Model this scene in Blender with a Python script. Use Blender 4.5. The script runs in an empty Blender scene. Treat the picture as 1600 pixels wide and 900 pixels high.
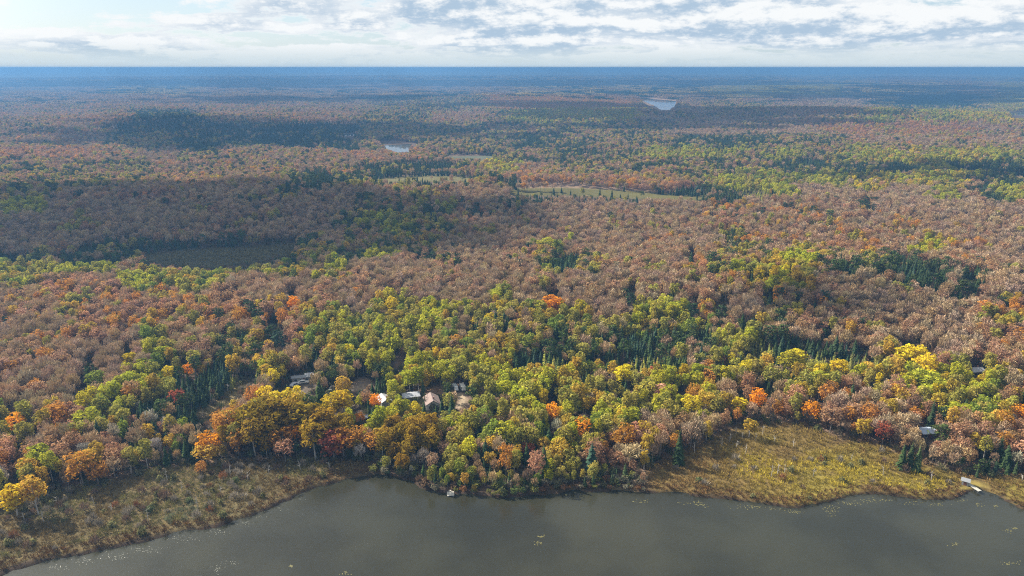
import bpy, math, random
import numpy as np
from mathutils import Vector, Matrix

RND = random.Random(7)
RNG = np.random.default_rng(11)
rad = math.radians
SC = bpy.context.scene
COL = SC.collection

# ------------------------------------------------------------------ camera, sun, sky, exposure
CAM_H = 130.0
PITCH = rad(16.78)
FPX = 1142.0                      # focal length in pixels of the 1600 px wide photograph
SUN_AZ, SUN_EL = rad(-60), rad(37)
cam_d = bpy.data.cameras.new('camera')
cam_d.sensor_width = 36.0
cam_d.lens = FPX / 1600 * 36.0
cam_d.clip_start = 1.0
cam_d.clip_end = 120000.0
cam = bpy.data.objects.new('camera', cam_d)
cam.location = (0, 0, CAM_H)
cam.rotation_euler = (math.pi / 2 - PITCH, 0, 0)
COL.objects.link(cam)
SC.camera = cam

SUNV = Vector((math.sin(SUN_AZ) * math.cos(SUN_EL), math.cos(SUN_AZ) * math.cos(SUN_EL), math.sin(SUN_EL)))
sun_d = bpy.data.lights.new('sun', 'SUN')
sun_d.energy = 5.0
sun_d.angle = rad(0.53)
sun_d.color = (1.0, 0.92, 0.80)
sun = bpy.data.objects.new('sun', sun_d)
sun.rotation_euler = SUNV.to_track_quat('Z', 'Y').to_euler()
sun.location = SUNV * 3000
COL.objects.link(sun)

SC.view_settings.view_transform = 'Standard'
SC.view_settings.look = 'None'
SC.view_settings.exposure = 1.34
SC.view_settings.gamma = 1.0
cy = SC.cycles
cy.max_bounces = 5
cy.diffuse_bounces = 3
cy.glossy_bounces = 2
cy.transmission_bounces = 3
cy.transparent_max_bounces = 8
cy.volume_bounces = 1
cy.sample_clamp_indirect = 4.0
cy.use_denoising = False
cy.filter_width = 1.1


def nn(nt, typ, **kw):
    n = nt.nodes.new(typ)
    for k, v in kw.items():
        if k.startswith('i_'):
            key = k[2:]
            n.inputs[int(key) if key.isdigit() else key].default_value = v
        else:
            setattr(n, k, v)
    return n


def math_n(nt, op, a, b=None, c=None, clamp=False):
    n = nt.nodes.new('ShaderNodeMath')
    n.operation = op
    n.use_clamp = clamp
    for i, v in enumerate((a, b, c)):
        if v is None:
            continue
        if isinstance(v, (int, float)):
            n.inputs[i].default_value = v
        else:
            nt.links.new(v, n.inputs[i])
    return n.outputs[0]


def mix_col(nt, fac, a, b, blend='MIX'):
    n = nt.nodes.new('ShaderNodeMix')
    n.data_type = 'RGBA'
    n.blend_type = blend
    n.clamp_factor = True
    for sock, v in ((n.inputs[0], fac), (n.inputs[6], a), (n.inputs[7], b)):
        if isinstance(v, (int, float)):
            sock.default_value = v
        elif isinstance(v, (tuple, list)):
            sock.default_value = tuple(v) + ((1.0,) if len(v) == 3 else ())
        else:
            nt.links.new(v, sock)
    return n.outputs[2]


def maprange(nt, v, a, b, c=0.0, d=1.0, smooth=True):
    n = nt.nodes.new('ShaderNodeMapRange')
    n.interpolation_type = 'SMOOTHSTEP' if smooth else 'LINEAR'
    nt.links.new(v, n.inputs[0])
    for i, x in enumerate((a, b, c, d)):
        n.inputs[i + 1].default_value = x
    return n.outputs[0]


SKY_STRENGTH = 0.05


def build_world():
    w = bpy.data.worlds.new('World')
    SC.world = w
    w.use_nodes = True
    nt = w.node_tree
    nt.nodes.clear()
    out = nn(nt, 'ShaderNodeOutputWorld')
    bg = nn(nt, 'ShaderNodeBackground')
    bg.inputs['Strength'].default_value = SKY_STRENGTH
    nt.links.new(bg.outputs[0], out.inputs[0])
    sky = nn(nt, 'ShaderNodeTexSky', sky_type='NISHITA')
    sky.sun_disc = False
    sky.sun_elevation = SUN_EL
    sky.sun_rotation = SUN_AZ % (2 * math.pi)
    sky.altitude = 400
    sky.air_density = 1.0
    sky.dust_density = 1.2
    tc = nn(nt, 'ShaderNodeTexCoord')
    sep = nn(nt, 'ShaderNodeSeparateXYZ')
    nt.links.new(tc.outputs['Generated'], sep.inputs[0])
    X, Y, Z = sep.outputs
    den = math_n(nt, 'ADD', math_n(nt, 'MAXIMUM', Z, 0.0), 0.10)

    def cloud_noise(dz, scale, off, detail=9.0, rough=0.58):
        dd = math_n(nt, 'ADD', den, dz)
        px = math_n(nt, 'ADD', math_n(nt, 'DIVIDE', X, dd), 2.6)
        py = math_n(nt, 'DIVIDE', Y, dd)
        cb = nn(nt, 'ShaderNodeCombineXYZ')
        nt.links.new(px, cb.inputs[0])
        nt.links.new(py, cb.inputs[1])
        cb.inputs[2].default_value = off
        no = nn(nt, 'ShaderNodeTexNoise', noise_dimensions='3D')
        no.inputs['Scale'].default_value = scale
        no.inputs['Detail'].default_value = detail
        no.inputs['Roughness'].default_value = rough
        no.inputs['Distortion'].default_value = 0.25
        nt.links.new(cb.outputs[0], no.inputs['Vector'])
        return no.outputs[0]

    n0 = cloud_noise(0.0, 0.55, 1.3, 12.0, 0.56)
    n1 = cloud_noise(0.010, 0.55, 1.3, 4.0, 0.50)
    big = cloud_noise(0.0, 0.16, 8.1, 2.0)
    puff = nn(nt, 'ShaderNodeTexNoise')
    puff.inputs['Scale'].default_value = 1.0
    puff.inputs['Detail'].default_value = 7.0
    puff.inputs['Roughness'].default_value = 0.66
    pm = nn(nt, 'ShaderNodeMapping')
    pm.inputs['Scale'].default_value = (34, 34, 80)
    nt.links.new(tc.outputs['Generated'], pm.inputs['Vector'])
    nt.links.new(pm.outputs[0], puff.inputs['Vector'])
    fine = puff.outputs[0]
    n0b = math_n(nt, 'ADD', n0, math_n(nt, 'MULTIPLY', math_n(nt, 'SUBTRACT', big, 0.5), 0.35))
    n0b = math_n(nt, 'ADD', n0b, math_n(nt, 'MULTIPLY', math_n(nt, 'SUBTRACT', fine, 0.5), 0.30))
    mask = maprange(nt, n0b, 0.40, 0.47)
    # undersides are denser and greyer than the sunlit upper rims
    rim = math_n(nt, 'ADD', math_n(nt, 'SUBTRACT', n0b, n1), math_n(nt, 'MULTIPLY', math_n(nt, 'SUBTRACT', fine, 0.5), 0.30))
    lit = maprange(nt, rim, -0.07, 0.11)
    thick = maprange(nt, n0b, 0.42, 0.54)
    shade = math_n(nt, 'MULTIPLY', thick, math_n(nt, 'SUBTRACT', 1.0, lit))
    cloud_c = mix_col(nt, shade, (7.5, 7.7, 7.8), (3.5, 4.6, 5.8))
    clear = mix_col(nt, maprange(nt, Z, 0.08, 0.40, 0.6, 0.0), sky.outputs[0], (4.6, 6.2, 7.6))
    c = mix_col(nt, mask, clear, cloud_c)
    # thin cloud glows in the sun's quarter
    dot = nn(nt, 'ShaderNodeVectorMath', operation='DOT_PRODUCT')
    nt.links.new(tc.outputs['Generated'], dot.inputs[0])
    dot.inputs[1].default_value = tuple(SUNV)
    glow = maprange(nt, dot.outputs['Value'], 0.70, 1.0, 0.0, 1.0)
    c = mix_col(nt, glow, c, (14.0, 13.6, 13.0))
    # pale veil low on the horizon
    veil = maprange(nt, Z, 0.006, 0.034, 1.0, 0.0)
    c = mix_col(nt, math_n(nt, 'MULTIPLY', veil, 0.88), c, (5.2, 6.0, 6.3))
    nt.links.new(c, bg.inputs[0])


build_world()

# ------------------------------------------------------------------ helpers: noise, projection, polygons
CP, SP = math.cos(PITCH), math.sin(PITCH)


def project(x, y, z):
    """ground point -> pixel of the 1600x900 photograph"""
    dz = z - CAM_H
    zc = y * CP - dz * SP
    yc = y * SP + dz * CP
    zc = np.maximum(zc, 1e-3)
    return 800 + FPX * x / zc, 450 - FPX * yc / zc


def hash2(ix, iy, seed):
    h = (ix.astype(np.int64) * 374761393 + iy.astype(np.int64) * 668265263 + seed * 1442695041) & 0x7fffffff
    h = ((h ^ (h >> 13)) * 1274126177) & 0x7fffffff
    h = h ^ (h >> 16)
    return (h & 0xffff) / 65535.0


def vnoise(x, y, scale, seed=0, octaves=1):
    """value noise in -1..1"""
    tot = np.zeros(np.shape(x))
    amp, norm = 1.0, 0.0
    for o in range(octaves):
        fx, fy = np.asarray(x) / scale + 517.3 * o, np.asarray(y) / scale - 291.7 * o
        ix, iy = np.floor(fx), np.floor(fy)
        u, v = fx - ix, fy - iy
        u, v = u * u * (3 - 2 * u), v * v * (3 - 2 * v)
        s = seed + 31 * o
        a, b = hash2(ix, iy, s), hash2(ix + 1, iy, s)
        c, d = hash2(ix, iy + 1, s), hash2(ix + 1, iy + 1, s)
        tot += amp * ((a + (b - a) * u) * (1 - v) + (c + (d - c) * u) * v)
        norm += amp
        amp *= 0.5
        scale *= 0.5
    return tot / norm * 2 - 1


def sstep(v, a, b):
    t = np.clip((np.asarray(v, float) - a) / (b - a), 0, 1)
    return t * t * (3 - 2 * t)


def flat_unproject(u, v, z=0.0):
    xc, yc = (u - 800) / FPX, -(v - 450) / FPX
    dy, dz = CP + yc * SP, -SP + yc * CP
    t = (z - CAM_H) / dz
    return xc * t, dy * t


def poly_world(pts, z=0.0):
    return np.array([flat_unproject(u, v, z) for u, v in pts])


def poly_sdf(x, y, poly):
    """signed distance, negative inside"""
    x, y = np.asarray(x, float), np.asarray(y, float)
    d2 = np.full(x.shape, 1e18)
    inside = np.zeros(x.shape, bool)
    n = len(poly)
    for i in range(n):
        x0, y0 = poly[i]
        x1, y1 = poly[(i + 1) % n]
        ex, ey = x1 - x0, y1 - y0
        t = np.clip(((x - x0) * ex + (y - y0) * ey) / (ex * ex + ey * ey + 1e-9), 0, 1)
        d2 = np.minimum(d2, (x - x0 - t * ex) ** 2 + (y - y0 - t * ey) ** 2)
        if y0 != y1:
            c = ((y0 > y) != (y1 > y)) & (x < (x1 - x0) * (y - y0) / (y1 - y0) + x0)
            inside ^= c
    d = np.sqrt(d2)
    return np.where(inside, -d, d)


def seg_dist(x, y, pts):
    d2 = np.full(np.shape(x), 1e18)
    for (x0, y0), (x1, y1) in zip(pts[:-1], pts[1:]):
        ex, ey = x1 - x0, y1 - y0
        t = np.clip(((x - x0) * ex + (y - y0) * ey) / (ex * ex + ey * ey + 1e-9), 0, 1)
        d2 = np.minimum(d2, (x - x0 - t * ex) ** 2 + (y - y0 - t * ey) ** 2)
    return np.sqrt(d2)


# ------------------------------------------------------------------ where things lie (surveyed from the photograph)
SHORE = [(-60, 925), (20, 890), (60, 879), (130, 867), (200, 852), (270, 835), (340, 824), (400, 806), (440, 786), (490, 764),
         (540, 751), (585, 745), (615, 747), (645, 752), (662, 764), (690, 774), (730, 776), (780, 780), (830, 775), (870, 772),
         (900, 768), (960, 769), (1005, 772), (1050, 773), (1110, 778), (1160, 785), (1200, 790), (1245, 796), (1290, 788),
         (1330, 777), (1370, 773), (1410, 778), (1450, 784), (1490, 782), (1512, 771), (1535, 768), (1562, 778), (1590, 794), (1660, 822)]
LAKE = np.vstack([poly_world(SHORE), [(330, 60), (420, -150), (300, -420), (-250, -430), (-300, -120), (-240, 80)]])
MARSH_L = poly_world([(-200, 830), (0, 800), (60, 775), (150, 762), (215, 745), (240, 738), (330, 728), (420, 722), (500, 722), (570, 730), (600, 745),
                      (585, 752), (440, 800), (300, 850), (0, 930), (-300, 1000)])
MARSH_R = poly_world([(1010, 768), (1018, 735), (1060, 712), (1120, 690), (1150, 672), (1200, 664), (1250, 668), (1300, 684), (1350, 694), (1420, 716),
                      (1470, 738), (1530, 752), (1580, 748), (1680, 742), (1700, 830), (1590, 800), (1540, 775), (1450, 792), (1245, 802), (1150, 792)])
MARSH_C = poly_world([(830, 771), (860, 758), (1000, 762), (1020, 778), (900, 776)])
BOG = poly_world([(205, 402), (290, 391), (380, 387), (470, 380), (450, 398), (400, 410), (330, 418), (250, 414)], 4)
GLADE = poly_world([(300, 650), (315, 636), (345, 612), (365, 598), (385, 588), (408, 592), (395, 606), (370, 622), (345, 640), (318, 656)], 2)
FIELDS = [poly_world([(572, 280), (620, 275), (665, 272), (700, 272), (735, 277), (748, 284), (700, 281), (650, 281), (600, 284)], 8),
          poly_world([(800, 296), (880, 294), (960, 297), (1040, 302), (1110, 306), (1075, 311), (980, 306), (880, 302), (810, 301)], 8),
          poly_world([(690, 240), (740, 238), (790, 243), (760, 249), (710, 248)], 8)]
YARDS = [poly_world([(664, 616), (668, 604), (680, 600), (694, 602), (696, 612), (684, 618)], 2),
         poly_world([(710, 634), (713, 617), (722, 612), (731, 616), (728, 632)], 2),
         poly_world([(452, 612), (458, 598), (470, 590), (490, 592), (492, 604), (478, 616)], 2),
         poly_world([(546, 606), (552, 594), (564, 586), (578, 590), (580, 604), (565, 612)], 2),
         poly_world([(612, 578), (617, 560), (624, 545), (632, 545), (634, 556), (625, 574)], 2),
         poly_world([(592, 638), (596, 624), (612, 622), (612, 636)], 2),
         poly_world([(1432, 688), (1438, 668), (1462, 668), (1464, 688)], 1.5),
         poly_world([(1510, 590), (1514, 576), (1535, 576), (1540, 590)], 3)]
LAWN = poly_world([(1499, 766), (1501, 750), (1520, 748), (1548, 757), (1552, 767), (1530, 766), (1512, 770)], 0.5)
TRACKS = [(poly_world([(478, 616), (490, 630), (503, 632), (512, 640), (516, 652)], 2), 1.3),
          (poly_world([(512, 640), (530, 622), (548, 608), (562, 600)], 2), 0.9),
          (poly_world([(720, 614), (724, 622), (718, 632)], 2), 1.8),
          (poly_world([(652, 652), (660, 655), (668, 664)], 1.5), 0.7)]
FAR_LAKES = [(poly_world([(1000, 154), (1012, 154), (1026, 156), (1052, 158), (1050, 165), (1046, 170), (1032, 170), (1022, 164), (1010, 159)], 3), 3.0),
             (poly_world([(596, 222), (618, 222), (644, 226), (644, 236), (620, 237), (602, 232)], 3), 3.0),
             (poly_world([(538, 209), (552, 209), (553, 212), (540, 212)], 3), 3.0),
             (poly_world([(1578, 177), (1600, 175), (1640, 176), (1630, 180), (1590, 180)], 3), 3.0)]


OPEN_PX = [[(205, 404), (290, 393), (380, 389), (470, 382), (450, 398), (400, 410), (330, 417), (250, 412)],
           [(303, 648), (320, 634), (348, 612), (370, 597), (400, 590), (392, 604), (368, 620), (345, 638), (318, 652)],
           [(575, 280), (620, 277), (665, 273), (700, 273), (735, 278), (750, 284), (700, 279), (660, 279), (600, 283)],
           [(790, 295), (880, 294), (960, 297), (1040, 302), (1120, 306), (1075, 309), (980, 305), (880, 301), (800, 301)],
           [(690, 241), (740, 239), (790, 243), (760, 246), (710, 246)],
           [(1000, 152), (1052, 156), (1052, 166), (1046, 172), (1030, 172), (1006, 160)],
           [(600, 222), (642, 226), (640, 236), (618, 236), (602, 231)], [(536, 208), (554, 208), (554, 214), (538, 214)],
           [(1576, 175), (1640, 175), (1640, 183), (1584, 183)]]


FAR_LAKES = [(p.mean(0) + (p - p.mean(0)) * 1.18, zl) for p, zl in FAR_LAKES]


def gauss(x, y, px, sx, sy, rot=0.0):
    cx, cy_ = flat_unproject(*px)
    dx, dy = x - cx, y - cy_
    c, s = math.cos(rot), math.sin(rot)
    a, b = (dx * c + dy * s) / sx, (-dx * s + dy * c) / sy
    return np.exp(-0.5 * (a * a + b * b))


def terrain(x, y, full=True):
    x, y = np.asarray(x, float), np.asarray(y, float)
    r = np.hypot(x, y)
    z = 0.8 + 2.0 * sstep(r, 230, 420) + 4.0 * sstep(r, 420, 1200)
    z += vnoise(x, y, 130, 5, 2) * 2.2 * sstep(r, 260, 500)
    z += vnoise(x, y, 420, 9, 3) * 8.0 * sstep(r, 420, 1300)
    z += vnoise(x, y, 1500, 14, 3) * 13.0 * sstep(r, 1300, 4000)
    z += (vnoise(x, y, 5200, 21, 4) * 38.0 + 18) * sstep(r, 5000, 16000)
    z += 15 * gauss(x, y, (230, 338), 260, 85, 0.2)
    z += 8 * gauss(x, y, (1390, 468), 95, 38, -0.1)
    z += 5 * gauss(x, y, (900, 470), 140, 40)
    z += 17 * gauss(x, y, (1120, 186), 420, 190, -0.15)
    z += 15 * gauss(x, y, (935, 160), 420, 200, 0.0)
    z += 16 * gauss(x, y, (420, 205), 420, 160, 0.1)
    z += 12 * gauss(x, y, (1450, 200), 520, 170)
    # flat wet ground
    for poly, zl, fade in ((MARSH_L, 0.55, 25), (MARSH_R, 0.55, 25), (MARSH_C, 0.5, 6), (BOG, 4.0, 60)):
        k = 1 - sstep(poly_sdf(x, y, poly), 0, fade)
        z = z * (1 - k) + zl * k
    for poly, zl in FAR_LAKES:
        c = poly.mean(0)
        near = np.hypot(x - c[0], y - c[1]) < 2500
        if near.any():
            d = np.full(x.shape, 1e9)
            d[near] = poly_sdf(x[near], y[near], poly)
            fade = 250 + 0.12 * np.hypot(*c)
            k = 1 - sstep(d, 20, fade)
            z = z * (1 - k) + (zl + 0.7) * k
            z = np.where(d < 0, zl - 1.0, z)
    # the lake bank: a low undercut peat edge
    nr = r < 900
    if nr.any():
        d = np.full(x.shape, 1e9)
        d[nr] = poly_sdf(x[nr], y[nr], LAKE)
        d = d + vnoise(x, y, 9, 3, 2) * 1.6 + vnoise(x, y, 2.5, 4, 1) * 0.5
        z = np.where(d < 60, 0.5 + (z - 0.5) * sstep(d, 2, 60), z)
        z = np.where(d < 1.2, -1.6 + 2.1 * sstep(d, -1.0, 1.2), z)
    return z


def unproject(u, v, lift=0.0):
    z = 2.0
    for _ in range(12):
        x, y = flat_unproject(u, v, z + lift)
        z = 0.5 * z + 0.5 * float(terrain(np.array([x]), np.array([y]))[0])
    return x, y, z


# ------------------------------------------------------------------ tagging and mesh helpers
def tag(o, label=None, cat=None, group=None, kind=None):
    if label:
        o['label'] = label
    if cat:
        o['category'] = cat
    if group:
        o['group'] = group
    if kind:
        o['kind'] = kind
    return o


def mesh_obj(name, verts, faces, mat, parent=None, smooth=False, link=True):
    me = bpy.data.meshes.new(name)
    me.from_pydata([tuple(v) for v in verts], [], [tuple(f) for f in faces])
    if mat:
        for m in (mat if isinstance(mat, (list, tuple)) else [mat]):
            me.materials.append(m)
    if smooth:
        me.shade_smooth()
    o = bpy.data.objects.new(name, me)
    if parent is not None:
        o.parent = parent
    if link:
        COL.objects.link(o)
    return o


def empty(name, loc, rz=0.0):
    o = bpy.data.objects.new(name, None)
    o.empty_display_size = 1.0
    o.location = loc
    o.rotation_euler = (0, 0, rz)
    COL.objects.link(o)
    return o


class MB:
    """collects boxes, prisms and tubes for one mesh"""

    def __init__(self):
        self.v, self.f = [], []

    def add(self, vs, fs):
        b = len(self.v)
        self.v += [tuple(p) for p in vs]
        self.f += [tuple(i + b for i in f) for f in fs]
        return self

    def box(self, x0, x1, y0, y1, z0, z1):
        return self.add([(x0, y0, z0), (x1, y0, z0), (x1, y1, z0), (x0, y1, z0), (x0, y0, z1), (x1, y0, z1), (x1, y1, z1), (x0, y1, z1)],
                        [(3, 2, 1, 0), (4, 5, 6, 7), (0, 1, 5, 4), (1, 2, 6, 5), (2, 3, 7, 6), (3, 0, 4, 7)])

    def prism(self, prof, x0, x1):
        """profile of (y, z) points run along x"""
        n = len(prof)
        vs = [(x0, y, z) for y, z in prof] + [(x1, y, z) for y, z in prof]
        fs = [(i, (i + 1) % n, n + (i + 1) % n, n + i) for i in range(n)]
        return self.add(vs, fs + [tuple(range(n))[::-1], tuple(range(n, 2 * n))])

    def tube(self, p0, p1, r0, r1, n=6):
        p0, p1 = Vector(p0), Vector(p1)
        d = (p1 - p0).normalized()
        a = d.orthogonal().normalized()
        b = d.cross(a)
        vs = []
        for p, r in ((p0, r0), (p1, r1)):
            for k in range(n):
                t = 2 * math.pi * k / n
                vs.append(p + (a * math.cos(t) + b * math.sin(t)) * r)
        return self.add(vs, [(k, (k + 1) % n, n + (k + 1) % n, n + k) for k in range(n)] + [tuple(range(n))[::-1], tuple(range(n, 2 * n))])

    def build(self, name, mat, parent=None, smooth=False):
        return mesh_obj(name, self.v, self.f, mat, parent, smooth)


# ------------------------------------------------------------------ materials
def new_mat(name):
    m = bpy.data.materials.new(name)
    m.use_nodes = True
    m.node_tree.nodes.clear()
    return m, m.node_tree


def plain(name, col, rough=0.7, metal=0.0, noise=0.12, scale=3.0):
    m, nt = new_mat(name)
    out = nn(nt, 'ShaderNodeOutputMaterial')
    p = nn(nt, 'ShaderNodeBsdfPrincipled')
    p.inputs['Roughness'].default_value = rough
    p.inputs['Metallic'].default_value = metal
    no = nn(nt, 'ShaderNodeTexNoise')
    no.inputs['Scale'].default_value = scale
    no.inputs['Detail'].default_value = 5
    tc = nn(nt, 'ShaderNodeTexCoord')
    nt.links.new(tc.outputs['Object'], no.inputs['Vector'])
    c = mix_col(nt, no.outputs[0], tuple(x * (1 - noise) for x in col), tuple(min(1, x * (1 + noise)) for x in col))
    nt.links.new(c, p.inputs['Base Color'])
    nt.links.new(p.outputs[0], out.inputs[0])
    return m


def leaf_mat(name, trans=0.35):
    m, nt = new_mat(name)
    out = nn(nt, 'ShaderNodeOutputMaterial')
    at = nn(nt, 'ShaderNodeAttribute', attribute_type='INSTANCER', attribute_name='tint')
    sh = nn(nt, 'ShaderNodeAttribute', attribute_type='GEOMETRY', attribute_name='shade')
    c = mix_col(nt, 1.0, at.outputs['Color'], sh.outputs['Color'], 'MULTIPLY')
    d = nn(nt, 'ShaderNodeBsdfDiffuse')
    t = nn(nt, 'ShaderNodeBsdfTranslucent')
    nt.links.new(c, d.inputs[0])
    nt.links.new(c, t.inputs[0])
    mx = nn(nt, 'ShaderNodeMixShader')
    mx.inputs[0].default_value = trans
    nt.links.new(d.outputs[0], mx.inputs[1])
    nt.links.new(t.outputs[0], mx.inputs[2])
    nt.links.new(mx.outputs[0], out.inputs[0])
    return m


M_LEAF = leaf_mat('autumn_leaves', 0.4)
M_NEEDLE = leaf_mat('needles', 0.15)
M_TWIG = leaf_mat('bare_twigs', 0.12)
M_BARK = plain('grey_bark', (0.17, 0.145, 0.12), 0.9)
M_PALEBARK = plain('pale_bark', (0.36, 0.33, 0.29), 0.9)


def ground_mat():
    m, nt = new_mat('ground_cover')
    out = nn(nt, 'ShaderNodeOutputMaterial')
    p = nn(nt, 'ShaderNodeBsdfPrincipled')
    p.inputs['Roughness'].default_value = 0.95
    p.inputs['Specular IOR Level'].default_value = 0.1
    at = nn(nt, 'ShaderNodeAttribute', attribute_name='soil')
    geo = nn(nt, 'ShaderNodeNewGeometry')
    n1 = nn(nt, 'ShaderNodeTexNoise')
    n1.inputs['Scale'].default_value = 0.55
    n1.inputs['Detail'].default_value = 8
    n1.inputs['Roughness'].default_value = 0.7
    nt.links.new(geo.outputs['Position'], n1.inputs['Vector'])
    n2 = nn(nt, 'ShaderNodeTexNoise')
    n2.inputs['Scale'].default_value = 0.006
    n2.inputs['Detail'].default_value = 9
    n2.inputs['Roughness'].default_value = 0.72
    nt.links.new(geo.outputs['Position'], n2.inputs['Vector'])
    f = math_n(nt, 'ADD', maprange(nt, n1.outputs[0], 0.3, 0.7, 0.62, 1.38, False), maprange(nt, n2.outputs[0], 0.3, 0.7, -0.28, 0.28, False))
    n3 = nn(nt, 'ShaderNodeTexNoise')
    n3.inputs['Scale'].default_value = 0.0009
    n3.inputs['Detail'].default_value = 6
    n3.inputs['Roughness'].default_value = 0.65
    nt.links.new(geo.outputs['Position'], n3.inputs['Vector'])
    f = math_n(nt, 'ADD', f, maprange(nt, n3.outputs[0], 0.35, 0.65, -0.3, 0.3, False))
    cb = nn(nt, 'ShaderNodeCombineColor')
    for i in range(3):
        nt.links.new(f, cb.inputs[i])
    c = mix_col(nt, 1.0, at.outputs['Color'], cb.outputs[0], 'MULTIPLY')
    nt.links.new(c, p.inputs['Base Color'])
    bp = nn(nt, 'ShaderNodeBump')
    bp.inputs['Strength'].default_value = 0.6
    bp.inputs['Distance'].default_value = 0.6
    nt.links.new(n1.outputs[0], bp.inputs['Height'])
    nt.links.new(bp.outputs[0], p.inputs['Normal'])
    nt.links.new(p.outputs[0], out.inputs[0])
    return m


def water_mat(name, col, rough, bump):
    m, nt = new_mat(name)
    out = nn(nt, 'ShaderNodeOutputMaterial')
    p = nn(nt, 'ShaderNodeBsdfPrincipled')
    p.inputs['Roughness'].default_value = rough
    p.inputs['IOR'].default_value = 1.333
    geo = nn(nt, 'ShaderNodeNewGeometry')
    big = nn(nt, 'ShaderNodeTexNoise')
    big.inputs['Scale'].default_value = 0.03
    big.inputs['Detail'].default_value = 4
    nt.links.new(geo.outputs['Position'], big.inputs['Vector'])
    wm = nn(nt, 'ShaderNodeMapping')
    wm.inputs['Scale'].default_value = (0.012, 0.045, 1)
    wm.inputs['Rotation'].default_value = (0, 0, 0.35)
    nt.links.new(geo.outputs['Position'], wm.inputs['Vector'])
    wind = nn(nt, 'ShaderNodeTexNoise')
    wind.inputs['Scale'].default_value = 1.0
    wind.inputs['Detail'].default_value = 6
    nt.links.new(wm.outputs[0], wind.inputs['Vector'])
    nt.links.new(maprange(nt, wind.outputs[0], 0.40, 0.62, rough * 0.5, rough * 2.4), p.inputs['Roughness'])
    c = mix_col(nt, maprange(nt, big.outputs[0], 0.35, 0.65), tuple(x * 0.8 for x in col), tuple(x * 1.25 for x in col))
    nt.links.new(c, p.inputs['Base Color'])
    mp = nn(nt, 'ShaderNodeMapping')
    mp.inputs['Scale'].default_value = (0.5, 1.3, 1)
    mp.inputs['Rotation'].default_value = (0, 0, 0.5)
    nt.links.new(geo.outputs['Position'], mp.inputs['Vector'])
    rp = nn(nt, 'ShaderNodeTexNoise')
    rp.inputs['Scale'].default_value = 1.2
    rp.inputs['Detail'].default_value = 4
    nt.links.new(mp.outputs[0], rp.inputs['Vector'])
    bp = nn(nt, 'ShaderNodeBump')
    bp.inputs['Strength'].default_value = bump
    bp.inputs['Distance'].default_value = 0.2
    nt.links.new(rp.outputs[0], bp.inputs['Height'])
    nt.links.new(bp.outputs[0], p.inputs['Normal'])
    nt.links.new(p.outputs[0], out.inputs[0])
    return m


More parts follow.
